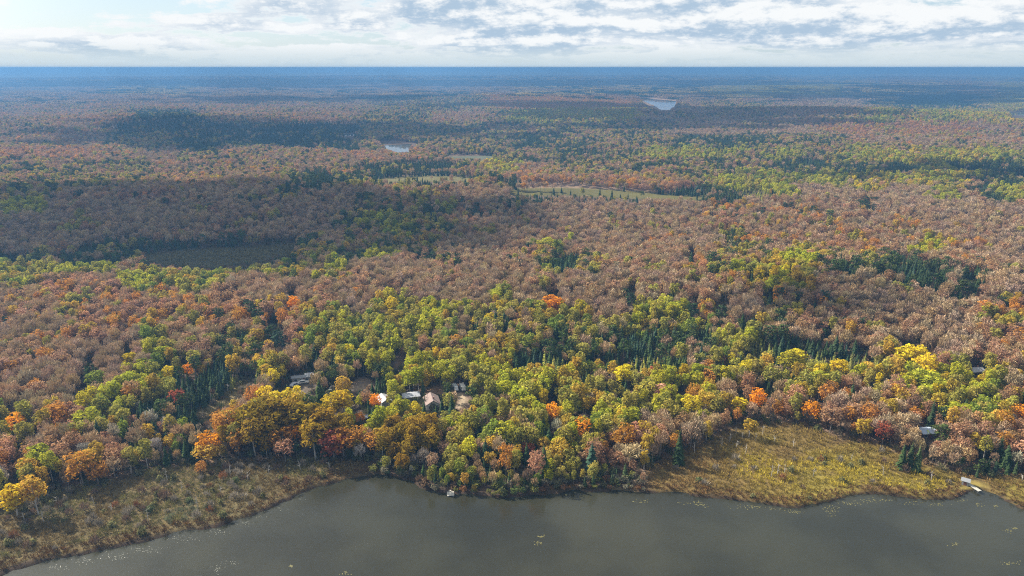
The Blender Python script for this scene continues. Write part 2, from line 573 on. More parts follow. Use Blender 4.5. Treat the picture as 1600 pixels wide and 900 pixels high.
# ------------------------------------------------------------------ the forest survey: 40 px x 20 px cells, rows from y = 110 down
# stand types by number: 0 leafless, 1 rusty, 2 orange, 3 green, 4 yellow, 5 mixed, 6 conifer, 7 young larch, 8 conifer with hardwood, 9 amber, 10 wet shrub, 11 open
STANDS = 'brogyxdtcaw-'
SURVEY = [
    [8, 8, 8, 8, 8, 8, 8, 8, 8, 8, 8, 8, 0, 0, 8, 8, 8, 8, 8, 8, 8, 8, 8, 8, 8, 8, 8, 8, 8, 8, 8, 8, 8, 8, 0, 0, 0, 0, 8, 8],  # 110
    [0, 0, 0, 0, 8, 8, 8, 8, 0, 0, 0, 0, 0, 0, 0, 0, 1, 0, 0, 0, 8, 8, 8, 8, 8, 8, 8, 8, 4, 4, 4, 4, 4, 8, 8, 8, 8, 0, 0, 4],  # 130
    [1, 1, 1, 1, 1, 1, 1, 1, 1, 1, 1, 1, 0, 0, 0, 8, 8, 8, 8, 2, 2, 2, 2, 2, 2, 0, 0, 0, 8, 8, 0, 0, 0, 0, 8, 6, 6, 6, 8, 4],  # 150
    [1, 1, 1, 1, 1, 6, 6, 6, 1, 1, 1, 1, 1, 1, 8, 8, 8, 1, 1, 8, 3, 4, 4, 4, 4, 0, 0, 0, 0, 0, 0, 1, 1, 8, 3, 8, 3, 4, 4, 4],  # 170
    [1, 1, 1, 1, 6, 6, 6, 6, 6, 6, 6, 6, 6, 6, 8, 8, 8, 8, 8, 8, 8, 8, 8, 8, 8, 8, 0, 0, 0, 0, 0, 0, 2, 2, 2, 2, 2, 2, 1, 1],  # 190
    [1, 1, 1, 1, 8, 8, 8, 6, 6, 6, 6, 6, 6, 6, 8, 8, 8, 8, 8, 8, 6, 6, 8, 8, 8, 8, 6, 6, 6, 6, 8, 8, 8, 1, 1, 1, 1, 1, 1, 1],  # 210
    [2, 2, 2, 2, 1, 0, 0, 8, 8, 1, 1, 1, 1, 1, 1, 1, 1, 1, 8, 8, 8, 8, 6, 8, 8, 3, 3, 3, 3, 8, 3, 8, 8, 3, 4, 4, 3, 4, 3, 3],  # 230
    [8, 8, 8, 8, 8, 8, 1, 1, 1, 1, 1, 1, 1, 1, 6, 6, 6, 6, 8, 4, 1, 1, 8, 8, 8, 8, 8, 8, 8, 8, 6, 6, 6, 6, 6, 6, 3, 6, 6, 6],  # 250
    [8, 8, 8, 8, 8, 1, 1, 1, 0, 0, 0, 6, 6, 6, 6, 6, 6, 8, 8, 6, 2, 2, 2, 2, 2, 2, 2, 8, 3, 3, 3, 3, 3, 4, 4, 4, 4, 4, 6, 6],  # 270
    [8, 8, 0, 0, 0, 1, 1, 0, 0, 0, 0, 8, 0, 0, 0, 8, 8, 0, 0, 0, 6, 6, 6, 6, 6, 6, 6, 6, 6, 7, 3, 0, 0, 0, 0, 0, 3, 0, 6, 3],  # 290
    [3, 3, 0, 0, 0, 0, 0, 0, 0, 0, 0, 0, 0, 0, 8, 8, 6, 3, 0, 0, 0, 0, 0, 0, 0, 0, 0, 0, 1, 1, 1, 1, 0, 0, 0, 0, 0, 0, 0, 0],  # 310
    [0, 0, 0, 0, 0, 0, 0, 0, 0, 0, 0, 0, 0, 8, 3, 3, 3, 8, 0, 0, 0, 0, 0, 0, 0, 0, 0, 0, 1, 0, 1, 1, 1, 1, 0, 1, 1, 0, 0, 0],  # 330
    [0, 0, 0, 0, 0, 0, 0, 0, 0, 0, 0, 0, 0, 0, 8, 3, 8, 8, 0, 0, 0, 0, 0, 0, 0, 0, 0, 0, 8, 1, 1, 1, 1, 1, 1, 1, 1, 1, 0, 0],  # 350
    [0, 0, 0, 6, 6, 6, 6, 6, 6, 6, 6, 6, 0, 8, 8, 8, 8, 0, 0, 0, 0, 3, 0, 0, 0, 1, 1, 1, 8, 8, 1, 1, 2, 2, 1, 1, 4, 1, 0, 0],  # 370
    [6, 6, 6, 6, 6, 8, 8, 8, 8, 8, 8, 8, 3, 8, 3, 0, 0, 0, 0, 0, 0, 8, 6, 8, 0, 0, 0, 1, 8, 8, 4, 4, 8, 8, 6, 6, 1, 1, 0, 0],  # 390
    [3, 3, 3, 3, 3, 0, 0, 3, 3, 3, 3, 3, 3, 1, 0, 0, 0, 0, 0, 0, 0, 3, 6, 8, 0, 0, 0, 1, 8, 3, 4, 4, 6, 6, 6, 6, 6, 6, 0, 0],  # 410
    [3, 2, 2, 2, 1, 3, 3, 3, 3, 1, 1, 0, 0, 0, 1, 0, 0, 0, 0, 0, 0, 0, 0, 0, 0, 0, 0, 0, 1, 8, 4, 4, 1, 1, 1, 6, 6, 1, 6, 0],  # 430
    [1, 2, 2, 2, 2, 2, 2, 2, 2, 1, 1, 1, 1, 0, 0, 3, 0, 0, 0, 3, 0, 0, 0, 0, 0, 0, 0, 0, 0, 0, 1, 1, 1, 0, 0, 0, 0, 6, 1, 0],  # 450
    [1, 2, 2, 1, 2, 2, 2, 2, 1, 1, 1, 1, 2, 3, 0, 3, 3, 3, 4, 4, 3, 4, 4, 0, 1, 3, 3, 1, 0, 0, 0, 3, 0, 0, 0, 0, 0, 0, 0, 1],  # 470
    [1, 1, 1, 1, 2, 2, 2, 2, 1, 1, 1, 1, 3, 3, 3, 3, 3, 3, 4, 4, 3, 3, 3, 4, 4, 3, 3, 3, 0, 6, 8, 8, 0, 0, 0, 0, 0, 0, 1, 4],  # 490
    [0, 1, 1, 1, 1, 0, 3, 0, 6, 6, 8, 1, 3, 3, 3, 3, 3, 3, 4, 4, 3, 3, 6, 6, 6, 6, 6, 6, 3, 3, 8, 0, 1, 1, 0, 0, 0, 0, 1, 1],  # 510
    [0, 0, 0, 0, 0, 0, 3, 0, 6, 8, 6, 0, 3, 3, 3, 3, 8, 1, 3, 4, 6, 6, 6, 6, 6, 6, 6, 6, 3, 7, 6, 6, 6, 6, 8, 8, 0, 0, 1, 1],  # 530
    [0, 0, 2, 0, 0, 0, 3, 8, 6, 8, 8, 2, 4, 4, 3, 4, 3, 4, 4, 4, 6, 7, 7, 7, 7, 7, 7, 4, 4, 4, 7, 7, 7, 7, 7, 8, 8, 4, 4, 1],  # 550
    [1, 0, 0, 0, 0, 3, 4, 6, 6, 7, 4, 4, 6, 8, 8, 4, 4, 4, 3, 3, 3, 4, 4, 3, 3, 4, 4, 3, 3, 4, 4, 4, 4, 4, 4, 4, 4, 4, 4, 3],  # 570
    [1, 1, 0, 1, 3, 3, 5, 6, 6, 7, 8, 3, 6, 8, 6, 4, 6, 6, 8, 4, 3, 4, 3, 4, 4, 3, 3, 4, 1, 1, 2, 4, 1, 1, 1, 4, 4, 4, 3, 5],  # 590
    [1, 1, 1, 4, 3, 5, 6, 6, 6, 1, 4, 4, 6, 4, 6, 3, 4, 4, 6, 8, 3, 4, 4, 3, 3, 3, 3, 3, 1, 2, 2, 5, 1, 1, 1, 1, 4, 4, 3, 5],  # 610
    [3, 1, 2, 3, 3, 6, 6, 6, 8, 4, 4, 4, 8, 4, 6, 4, 4, 4, 3, 3, 3, 3, 3, 3, 3, 3, 3, 3, 5, 2, 2, 5, 1, 2, 2, 1, 1, 4, 3, 5],  # 630
    [4, 2, 2, 3, 3, 5, 5, 3, 3, 9, 9, 9, 9, 9, 4, 9, 9, 3, 3, 3, 3, 3, 5, 3, 3, 1, 1, 1, 1, 4, 4, 4, 2, 2, 1, 1, 1, 1, 1, 2],  # 650
    [2, 5, 2, 5, 5, 3, 2, 3, 3, 9, 9, 9, 9, 9, 5, 9, 9, 5, 3, 3, 3, 3, 3, 5, 2, 2, 1, 1, 1, 2, 5, 4, 4, 8, 8, 1, 1, 1, 5, 5],  # 670
    [2, 2, 2, 5, 0, 3, 5, 5, 0, 6, 2, 6, 6, 6, 5, 9, 5, 3, 3, 3, 3, 5, 5, 2, 2, 5, 1, 1, 0, 6, 6, 6, 6, 6, 6, 8, 1, 1, 8, 5],  # 690
    [2, 3, 2, 2, 0, 0, 0, 4, 0, 6, 6, 6, 6, 6, 6, 6, 3, 3, 3, 3, 3, 3, 5, 5, 6, 2, 6, 6, 6, 6, 6, 6, 6, 6, 8, 8, 8, 6, 6, 6],  # 710
    [5, 4, 0, 2, 0, 0, 0, 0, 0, 6, 6, 6, 6, 6, 6, 6, 3, 3, 3, 3, 3, 3, 6, 6, 8, 6, 6, 6, 6, 6, 6, 6, 6, 6, 6, 6, 8, 6, 6, 6],  # 730
    [4, 4, 1, 0, 0, 0, 0, 10, 10, 10, 10, 10, 10, 10, 10, 10, 10, 10, 10, 10, 10, 10, 6, 10, 6, 6, 6, 6, 10, 10, 10, 10, 10, 10, 10, 6, 8, 6, 6, 6],  # 750
    [4, 4, 0, 10, 10, 10, 10, 10, 10, 10, 10, 10, 10, 10, 10, 10, 10, 10, 10, 10, 10, 10, 10, 10, 10, 10, 10, 10, 10, 10, 10, 10, 10, 10, 10, 10, 10, 10, 10, 10],  # 770
]

# leaf colours: name for labels -> base colour
TINT = {
    'lime green': (0.375, 0.365, 0.028), 'olive green': (0.320, 0.285, 0.055), 'bright yellow': (0.520, 0.400, 0.020),
    'golden yellow': (0.420, 0.290, 0.040), 'amber': (0.290, 0.190, 0.018), 'mid green': (0.200, 0.240, 0.036),
    'orange': (0.450, 0.215, 0.040), 'rust brown': (0.330, 0.195, 0.105), 'brick red': (0.310, 0.085, 0.045), 'salmon pink': (0.400, 0.220, 0.120),
    'bright orange': (0.70, 0.28, 0.015),
    'grey brown': (0.380, 0.268, 0.148), 'mauve grey': (0.355, 0.252, 0.158), 'tan': (0.410, 0.305, 0.180), 'silver grey': (0.340, 0.300, 0.235),
    'dark green': (0.040, 0.062, 0.026), 'blue green': (0.042, 0.072, 0.045), 'deep green': (0.060, 0.085, 0.026),
    'yellow green': (0.290, 0.275, 0.050), 'dull olive': (0.215, 0.215, 0.050),
}
LEAFY = {
    'b': [('bare', 'mauve grey', 32), ('bare', 'grey brown', 34), ('bare', 'tan', 11), ('maple', 'rust brown', 17), ('poplar', 'olive green', 3), ('pine', 'dark green', 2)],
    'r': [('bare', 'grey brown', 28), ('bare', 'mauve grey', 14), ('bare', 'tan', 14), ('maple', 'rust brown', 30), ('maple', 'salmon pink', 6), ('maple', 'orange', 7), ('poplar', 'golden yellow', 4), ('poplar', 'olive green', 5), ('pine', 'dark green', 2)],
    'o': [('maple', 'rust brown', 34), ('maple', 'orange', 17), ('maple', 'salmon pink', 16), ('bare', 'grey brown', 20), ('poplar', 'golden yellow', 8), ('poplar', 'olive green', 5)],
    'y': [('poplar', 'lime green', 30), ('poplar', 'golden yellow', 20), ('poplar', 'bright yellow', 10), ('poplar', 'olive green', 28), ('maple', 'salmon pink', 3), ('bare', 'tan', 5), ('spruce', 'dark green', 12)],
    'g': [('poplar', 'lime green', 32), ('poplar', 'olive green', 34), ('poplar', 'mid green', 14), ('poplar', 'golden yellow', 8), ('spruce', 'dark green', 13), ('bare', 'grey brown', 6)],
    'x': [('poplar', 'olive green', 18), ('poplar', 'golden yellow', 10), ('maple', 'orange', 10), ('maple', 'rust brown', 14), ('maple', 'salmon pink', 10), ('bare', 'silver grey', 14), ('bare', 'grey brown', 12), ('spruce', 'dark green', 18)],
    'd': [('spruce', 'dark green', 50), ('spruce', 'blue green', 18), ('pine', 'deep green', 15), ('bare', 'grey brown', 5), ('poplar', 'olive green', 4)],
    't': [('larch', 'dull olive', 55), ('larch', 'yellow green', 30), ('spruce', 'deep green', 15)],
    'c': [('spruce', 'dark green', 22), ('pine', 'deep green', 20), ('bare', 'grey brown', 20), ('poplar', 'olive green', 18), ('poplar', 'golden yellow', 6), ('maple', 'rust brown', 14)],
    'a': [('poplar', 'amber', 70), ('poplar', 'olive green', 15), ('maple', 'orange', 15)],
    'w': [('poplar', 'olive green', 20), ('bare', 'silver grey', 60), ('spruce', 'dark green', 10)],
    '-': [],
}
for k_, v_ in LEAFY.items():
    s_ = float(sum(w for _, _, w in v_)) or 1.0
    LEAFY[k_] = [(a, b, w / s_) for a, b, w in v_]
MEAN = {k: (np.sum([np.array(TINT[b]) * w for _, b, w in v], axis=0) if v else np.array((0.2, 0.16, 0.08))) for k, v in LEAFY.items()}
GRID = np.array([[STANDS[c] for c in r] for r in SURVEY])


def survey(x, y, z, jit=1.0):
    """stand type at ground points, borders broken up by noise"""
    u, v = project(x, y, z)
    u = u + 34 * jit * vnoise(x, y, 34, 41, 2)
    v = v + 13 * jit * vnoise(x, y, 34, 57, 2) * np.clip((v - 100) / 200, 0.15, 1)
    c = np.clip((u // 40).astype(int), 0, 39)
    r = np.clip(((v - 110) // 20).astype(int), 0, len(SURVEY) - 1)
    return GRID[r, c]


# ------------------------------------------------------------------ ground sheet
def build_ground():
    rr = [2.0, 40, 90, 125]
    while rr[-1] < 420:
        rr.append(rr[-1] + (1.5 if 150 < rr[-1] < 330 else 2.5))
    while rr[-1] < 1500:
        rr.append(rr[-1] * 1.0085)
    while rr[-1] < 42000:
        rr.append(rr[-1] * 1.022)
    rr = np.array(rr)
    aa = np.concatenate([np.linspace(-52, 52, 400), np.linspace(52, 308, 64)[1:-1]])
    aa = np.radians(aa)
    A, R = np.meshgrid(aa, rr)
    X, Y = (R * np.sin(A)).ravel(), (R * np.cos(A)).ravel()
    Z = terrain(X, Y)
    na, nr = len(aa), len(rr)
    idx = np.arange(na * nr).reshape(nr, na)
    a = idx[:-1, :]
    b = np.roll(idx, -1, 1)[:-1, :]
    c = np.roll(idx, -1, 1)[1:, :]
    d = idx[1:, :]
    faces = np.stack([a, d, c, b], -1).reshape(-1, 4)
    me = bpy.data.meshes.new('ground')
    me.vertices.add(len(X))
    me.vertices.foreach_set('co', np.stack([X, Y, Z], -1).ravel())
    me.loops.add(faces.size)
    me.loops.foreach_set('vertex_index', faces.ravel())
    me.polygons.add(len(faces))
    me.polygons.foreach_set('loop_start', np.arange(0, faces.size, 4))
    me.update(calc_edges=True)
    # soil colours
    col = np.tile(np.array((0.085, 0.058, 0.040)), (len(X), 1))
    rv = np.hypot(X, Y)
    nz = vnoise(X, Y, 40, 71, 3)
    st = survey(X, Y, Z + 6, 1.0)
    litter = np.isin(st, ['b', 'r', 'o'])[:, None]
    col = np.where(litter, np.array((0.200, 0.135, 0.090)), col)
    far = sstep(rv, 5000, 9500)[:, None]
    mc = np.array([MEAN[s] for s in st]) * 0.38 + np.array((0.035, 0.048, 0.026))
    col = col * (1 - far) + mc * far

    def lay(mask, c):
        nonlocal col
        m = np.clip(mask, 0, 1)[:, None]
        col = col * (1 - m) + np.array(c) * m

    near = rv < 1100
    xn, yn = X[near], Y[near]

    def part(poly, edge):
        m = np.zeros(len(X))
        m[near] = 1 - sstep(poly_sdf(xn, yn, poly) + vnoise(xn, yn, 8, 12, 2) * 2, -edge, edge)
        return m
    lay(part(MARSH_L, 4), (0.120, 0.090, 0.040))
    lay(part(MARSH_L, 4) * sstep(nz, -0.1, 0.5), (0.095, 0.085, 0.042))
    lay(part(MARSH_R, 4), (0.145, 0.100, 0.034))
    lay(part(MARSH_R, 4) * sstep(vnoise(X, Y, 22, 81, 3), 0.0, 0.4), (0.185, 0.145, 0.030))
    lay(part(MARSH_C, 2), (0.13, 0.10, 0.05))
    pu, pv = project(X, Y, Z)
    for k, poly in enumerate(OPEN_PX[:5]):
        q = np.full(len(X), 1e9)
        for dv in ((0,) if k < 2 else (0, 4)):
            q[near] = np.minimum(q[near], poly_sdf(pu[near], pv[near] - dv, np.array(poly)))
        lay(1 - sstep(q, -1, 3), ((0.130, 0.115, 0.055), (0.17, 0.13, 0.06), (0.105, 0.092, 0.034), (0.085, 0.075, 0.022), (0.07, 0.075, 0.045))[k])
    for k, yv in enumerate(YARDS):
        lay(part(yv, 2), ((0.20, 0.125, 0.075), (0.22, 0.155, 0.12), (0.15, 0.12, 0.09), (0.26, 0.19, 0.13), (0.22, 0.15, 0.11), (0.22, 0.16, 0.11), (0.12, 0.09, 0.065), (0.13, 0.10, 0.07))[k])
    lay(part(LAWN, 1.5), (0.24, 0.185, 0.05))
    for pts, w in TRACKS:
        m = np.zeros(len(X))
        m[near] = 1 - sstep(seg_dist(xn, yn, pts), w * 0.7, w * 1.3)
        lay(m, (0.30, 0.235, 0.16))
    d = np.full(len(X), 1e9)
    d[near] = poly_sdf(xn, yn, LAKE)
    lay(1 - sstep(d, 0.9, 2.0), (0.050, 0.034, 0.022))      # wet peat along the bank
    ca = me.color_attributes.new('soil', 'FLOAT_COLOR', 'POINT')
    ca.data.foreach_set('color', np.concatenate([col, np.ones((len(X), 1))], 1).astype(np.float32).ravel())
    me.materials.append(ground_mat())
    me.shade_smooth()
    o = bpy.data.objects.new('ground', me)
    COL.objects.link(o)
    tag(o, kind='structure')


build_ground()


def water_sheet(name, poly, z, mat):
    o = mesh_obj(name, [(p[0], p[1], z) for p in poly], [tuple(range(len(poly)))], mat)
    tag(o, kind='structure')
    return o


c_ = LAKE.mean(0)
big = [(c_[0] + (p[0] - c_[0]) * 1.04, c_[1] + (p[1] - c_[1]) * 1.04 + 3) for p in LAKE]
M_WATER = water_mat('lake_water', (0.024, 0.024, 0.015), 0.10, 0.2)
M_FARWATER = water_mat('pond_water', (0.05, 0.06, 0.06), 0.04, 0.0)
water_sheet('lake', big, 0.0, M_WATER)
for poly, zl in FAR_LAKES:
    water_sheet('pond', poly, zl, M_FARWATER)


# ------------------------------------------------------------------ tree prototypes
def finish_tree_mesh(name, v, f, shade, mat):
    me = bpy.data.meshes.new(name)
    me.from_pydata(v, [], f)
    me.materials.append(mat)
    ca = me.color_attributes.new('shade', 'FLOAT_COLOR', 'CORNER')
    arr = np.ones((len(me.loops), 4), np.float32)
    li = 0
    for fi, face in enumerate(f):
        arr[li:li + len(face), :3] = shade[fi]
        li += len(face)
    ca.data.foreach_set('color', arr.ravel())
    return me


def quad(v, f, c, n, s, R, roll=True, asp=1.0):
    n = n / (np.linalg.norm(n) + 1e-9)
    t = np.cross(n, R.normal(size=3))
    t /= np.linalg.norm(t) + 1e-9
    b = np.cross(n, t)
    i = len(v)
    for a_, b_ in ((-1, 0), (0, -0.6 * asp), (1, 0), (0, 0.6 * asp)):
        v.append(tuple(c + (t * a_ + b * b_) * s))
    f.append((i, i + 1, i + 2, i + 3))


def leafy_crown(seed, W, H, base, n_clump, n_leaf, size, hole=0.0, lean=0.6, squash=0.85):
    """clumps of leaf faces through an uneven crown; unit metres, trunk base at the origin"""
    R = np.random.default_rng(seed)
    v, f, sh = [], [], []
    cz, rz, rx = base + (H - base) * 0.5, (H - base) * 0.5, W * 0.5
    cl = []
    for k in range(n_clump):
        ph = k * 2.399 + R.uniform(-.5, .5)
        t = -0.55 + 1.5 * (k + 0.5) / n_clump
        t = min(t, 0.97)
        ring = math.sqrt(max(0.0, 1 - t * t)) ** lean
        q = R.uniform(0.5, 0.78)
        cl.append((np.array((math.cos(ph) * ring * rx * q, math.sin(ph) * ring * rx * q, cz + t * rz * 0.74)), R.uniform(0.26, 0.42) * W * 0.62, R.uniform(0.82, 1.15)))
    for c, r, tone in cl:
        if R.random() < hole:
            continue
        for j in range(n_leaf):
            d = R.normal(size=3)
            d[2] += 0.35
            d /= np.linalg.norm(d)
            p = c + d * r * np.array((1, 1, squash)) * R.uniform(0.72, 1.06)
            quad(v, f, p, d + R.normal(size=3) * 0.45, size * R.uniform(0.6, 1.2), R)
            sh.append(tone * R.uniform(0.78, 1.22) * np.array((R.uniform(0.94, 1.06), 1.0, R.uniform(0.85, 1.15))))
    return v, f, sh


def twig_crown(seed, W, H, base, n, width, leaf=0):
    """leafless crown: fine twigs fanning up and out of a few limbs"""
    R = np.random.default_rng(seed)
    v, f, sh = [], [], []
    cz, rz, rx = base + (H - base) * 0.48, (H - base) * 0.52, W * 0.5
    tips = []
    for k in range(17):
        ph = k * 2.399 + R.uniform(-.4, .4)
        q = 0.92 * math.sqrt((k + .5) / 17) * R.uniform(.8, 1.1)
        tips.append(np.array((math.cos(ph) * rx * q, math.sin(ph) * rx * q, cz + rz * (0.75 * math.sqrt(max(0, 1 - q * q)) - R.uniform(0.15, 0.75)))))
    for k in range(n):
        tp = tips[k % len(tips)]
        d = R.normal(size=3) * 0.55
        d[2] = abs(d[2]) + 0.75
        d[:2] += tp[:2] / rx * 0.7
        d /= np.linalg.norm(d)
        p0 = tp + R.normal(size=3) * np.array((0.2, 0.2, 0.2)) * W * 0.5
        ln = R.uniform(0.1, 0.24) * W
        p1 = p0 + d * ln
        q = math.sqrt((p1[0] / rx) ** 2 + (p1[1] / rx) ** 2 + ((p1[2] - cz) / rz) ** 2)
        if q > 1.08:
            s = R.uniform(.9, 1.08) / q
            sft = np.array((p1[0] * s, p1[1] * s, cz + (p1[2] - cz) * s)) - p1
            p0, p1 = p0 + sft, p1 + sft
        w = np.cross(d, R.normal(size=3))
        w = w / np.linalg.norm(w) * width * R.uniform(0.6, 1.3)
        i = len(v)
        v += [tuple(p0 - w * .5), tuple(p0 + w * .5), tuple(p1 + w), tuple(p1 - w)]
        f.append((i, i + 1, i + 2, i + 3))
        sh.append(R.uniform(0.7, 1.3) * np.ones(3))
    for k in range(leaf):
        tp = tips[k % len(tips)]
        d = R.normal(size=3)
        d[2] = abs(d[2])
        d /= np.linalg.norm(d)
        quad(v, f, tp + d * R.uniform(0.3, 1.0) * W * 0.2, d + R.normal(size=3) * .5, width * 2.6 * R.uniform(.6, 1.2), R)
        sh.append(R.uniform(0.8, 1.25) * np.ones(3))
    return v, f, sh


def conifer_crown(seed, W, H, base, levels, per, droop=0.32, ragged=0.25):
    R = np.random.default_rng(seed)
    v, f, sh = [], [], []
    for L in range(levels):
        t = L / (levels - 1)
        z = base + (H - base) * (t ** 0.92)
        r = W * 0.5 * (1 - t) ** 0.85 + 0.12
        for k in range(per):
            ph = (k + 0.5 * (L % 2)) * 2 * math.pi / per + R.uniform(-.25, .25)
            rr = r * R.uniform(1 - ragged, 1 + ragged * 0.6)
            o = np.array((math.cos(ph), math.sin(ph), 0))
            s = np.array((-math.sin(ph), math.cos(ph), 0)) * rr * R.uniform(0.28, 0.42)
            top = np.array((0, 0, z + rr * 0.22 + 0.15))
            mid = o * rr * 0.55 + np.array((0, 0, z - rr * droop * 0.25))
            tip = o * rr + np.array((0, 0, z - rr * droop))
            i = len(v)
            v += [tuple(top), tuple(mid + s), tuple(tip), tuple(mid - s)]
            f += [(i, i + 1, i + 2), (i, i + 2, i + 3)]
            k_ = R.uniform(0.75, 1.3)
            sh += [k_ * np.ones(3), k_ * R.uniform(.9, 1.1) * np.ones(3)]
    return v, f, sh


def trunk_geom(seed, H, top, r, limbs, spread):
    """tapered trunk with a few limbs rising into the crown"""
    R = random.Random(seed)
    b = MB()
    bend = Vector((R.uniform(-.3, .3), R.uniform(-.3, .3), 0))
    p0, p1, p2 = Vector((0, 0, -0.4)), Vector((0, 0, top * 0.5)) + bend, Vector((0, 0, top)) + bend * 1.4
    b.tube(p0, p1, r, r * 0.72, 5)
    b.tube(p1, p2, r * 0.72, r * 0.25, 5)
    for k in range(limbs):
        a = k * 2.4 + R.uniform(-.4, .4)
        s = p1.lerp(p2, R.uniform(0.0, 0.7))
        e = s + Vector((math.cos(a) * spread, math.sin(a) * spread, spread * R.uniform(0.6, 1.2)))
        b.tube(s, e, r * 0.36, r * 0.1, 4)
    return b


# kind -> list of (crown mesh, trunk mesh, nominal height, nominal width)
PROTO = {}


def make_protos():
    def reg(kind, crown, mat, trunk, bark, H, W):
        v, f, sh = crown
        cm = finish_tree_mesh(kind + '_crown', v, f, sh, mat)
        tm = bpy.data.meshes.new(kind + '_trunk')
        tm.from_pydata(trunk.v, [], trunk.f)
        tm.materials.append(bark)
        tm.color_attributes.new('shade', 'FLOAT_COLOR', 'CORNER')
        PROTO.setdefault(kind, []).append((cm, tm, H, W))
    for i in range(5):
        H, W = (13.0, 12.0, 14.0, 12.5, 15.0)[i], (6.4, 7.1, 5.8, 7.4, 5.2)[i]
        reg('poplar', leafy_crown(100 + i, W, H, H * 0.14, 18 + i, 38, 0.50, 0.06), M_LEAF, trunk_geom(200 + i, H, H * 0.8, 0.2, 4, W * 0.28), M_PALEBARK, H, W)
    for i in range(4):
        H, W = (12.5, 13.5, 11.5, 13.0)[i], (6.6, 6.2, 6.8, 7.4)[i]
        reg('maple', leafy_crown(130 + i, W, H, H * 0.14, 19, 32, 0.46, 0.12, squash=0.9), M_LEAF, trunk_geom(230 + i, H, H * 0.8, 0.2, 5, W * 0.3), M_BARK, H, W)
    for i in range(5):
        H, W = (12.5, 13.5, 11.5, 12.8, 14.2)[i], (6.0, 6.6, 5.6, 7.0, 5.4)[i]
        reg('bare', twig_crown(160 + i, W, H, H * 0.16, 440, 0.125, 34), M_TWIG, trunk_geom(260 + i, H, H * 0.75, 0.17, 6, W * 0.3), M_BARK, H, W)
    for i in range(4):
        H, W = (10.0, 11.5, 9.0, 10.5)[i], (3.9, 4.4, 3.8, 4.8)[i]
        reg('spruce', conifer_crown(190 + i, W, H, H * 0.05, 17, 9, 0.38, 0.35), M_NEEDLE, trunk_geom(290 + i, H, H * 0.9, 0.16, 0, 1), M_BARK, H, W)
    for i in range(3):
        H, W = (14.0, 13.0, 15.0)[i], (6.4, 7.2, 6.0)[i]
        reg('pine', leafy_crown(320 + i, W, H, H * 0.2, 15, 22, 0.6, 0.1, lean=1.1, squash=0.5), M_NEEDLE, trunk_geom(330 + i, H, H * 0.92, 0.2, 6, W * 0.3), M_BARK, H, W)
    for i in range(3):
        H, W = (7.5, 8.5, 6.5)[i], (2.6, 2.9, 2.5)[i]
        reg('larch', conifer_crown(350 + i, W, H, H * 0.06, 11, 7, 0.1, 0.4), M_NEEDLE, trunk_geom(360 + i, H, H * 0.9, 0.1, 0, 1), M_BARK, H, W)


make_protos()
KINDS = ['poplar', 'maple', 'bare', 'spruce', 'pine', 'larch']


# ------------------------------------------------------------------ planting
# landmarks kept clear: (x0, y0, x1, y1) pixel boxes in the photograph and the distance they stand at
CLEAR = [(664, 618, 684, 628), (636, 615, 648, 619), (596, 623, 605, 628), (1437, 667, 1456, 679), (1516, 575, 1531, 586), (565, 651, 574, 659),
         (707, 603, 728, 608), (458, 588, 488, 605), (516, 604, 525, 610), (1500, 744, 1534, 768), (696, 760, 712, 776), (504, 632, 516, 646),
         (556, 592, 575, 606), (675, 604, 690, 616), (718, 618, 728, 628), (618, 560, 630, 572)]


FOOTPRINTS = [((675, 634), 5.6), ((642, 624), 4.8), ((601, 631), 4.6), ((1446, 681), 4.6), ((1523, 585), 4.2), ((569, 658), 2.6), ((1508, 757), 3), ((471, 596), 5), ((484, 592), 3.2), ((474, 599), 3), ((461, 603), 3), ((520, 609), 3),
              ((711, 609), 3.2), ((723, 609), 3.2)]


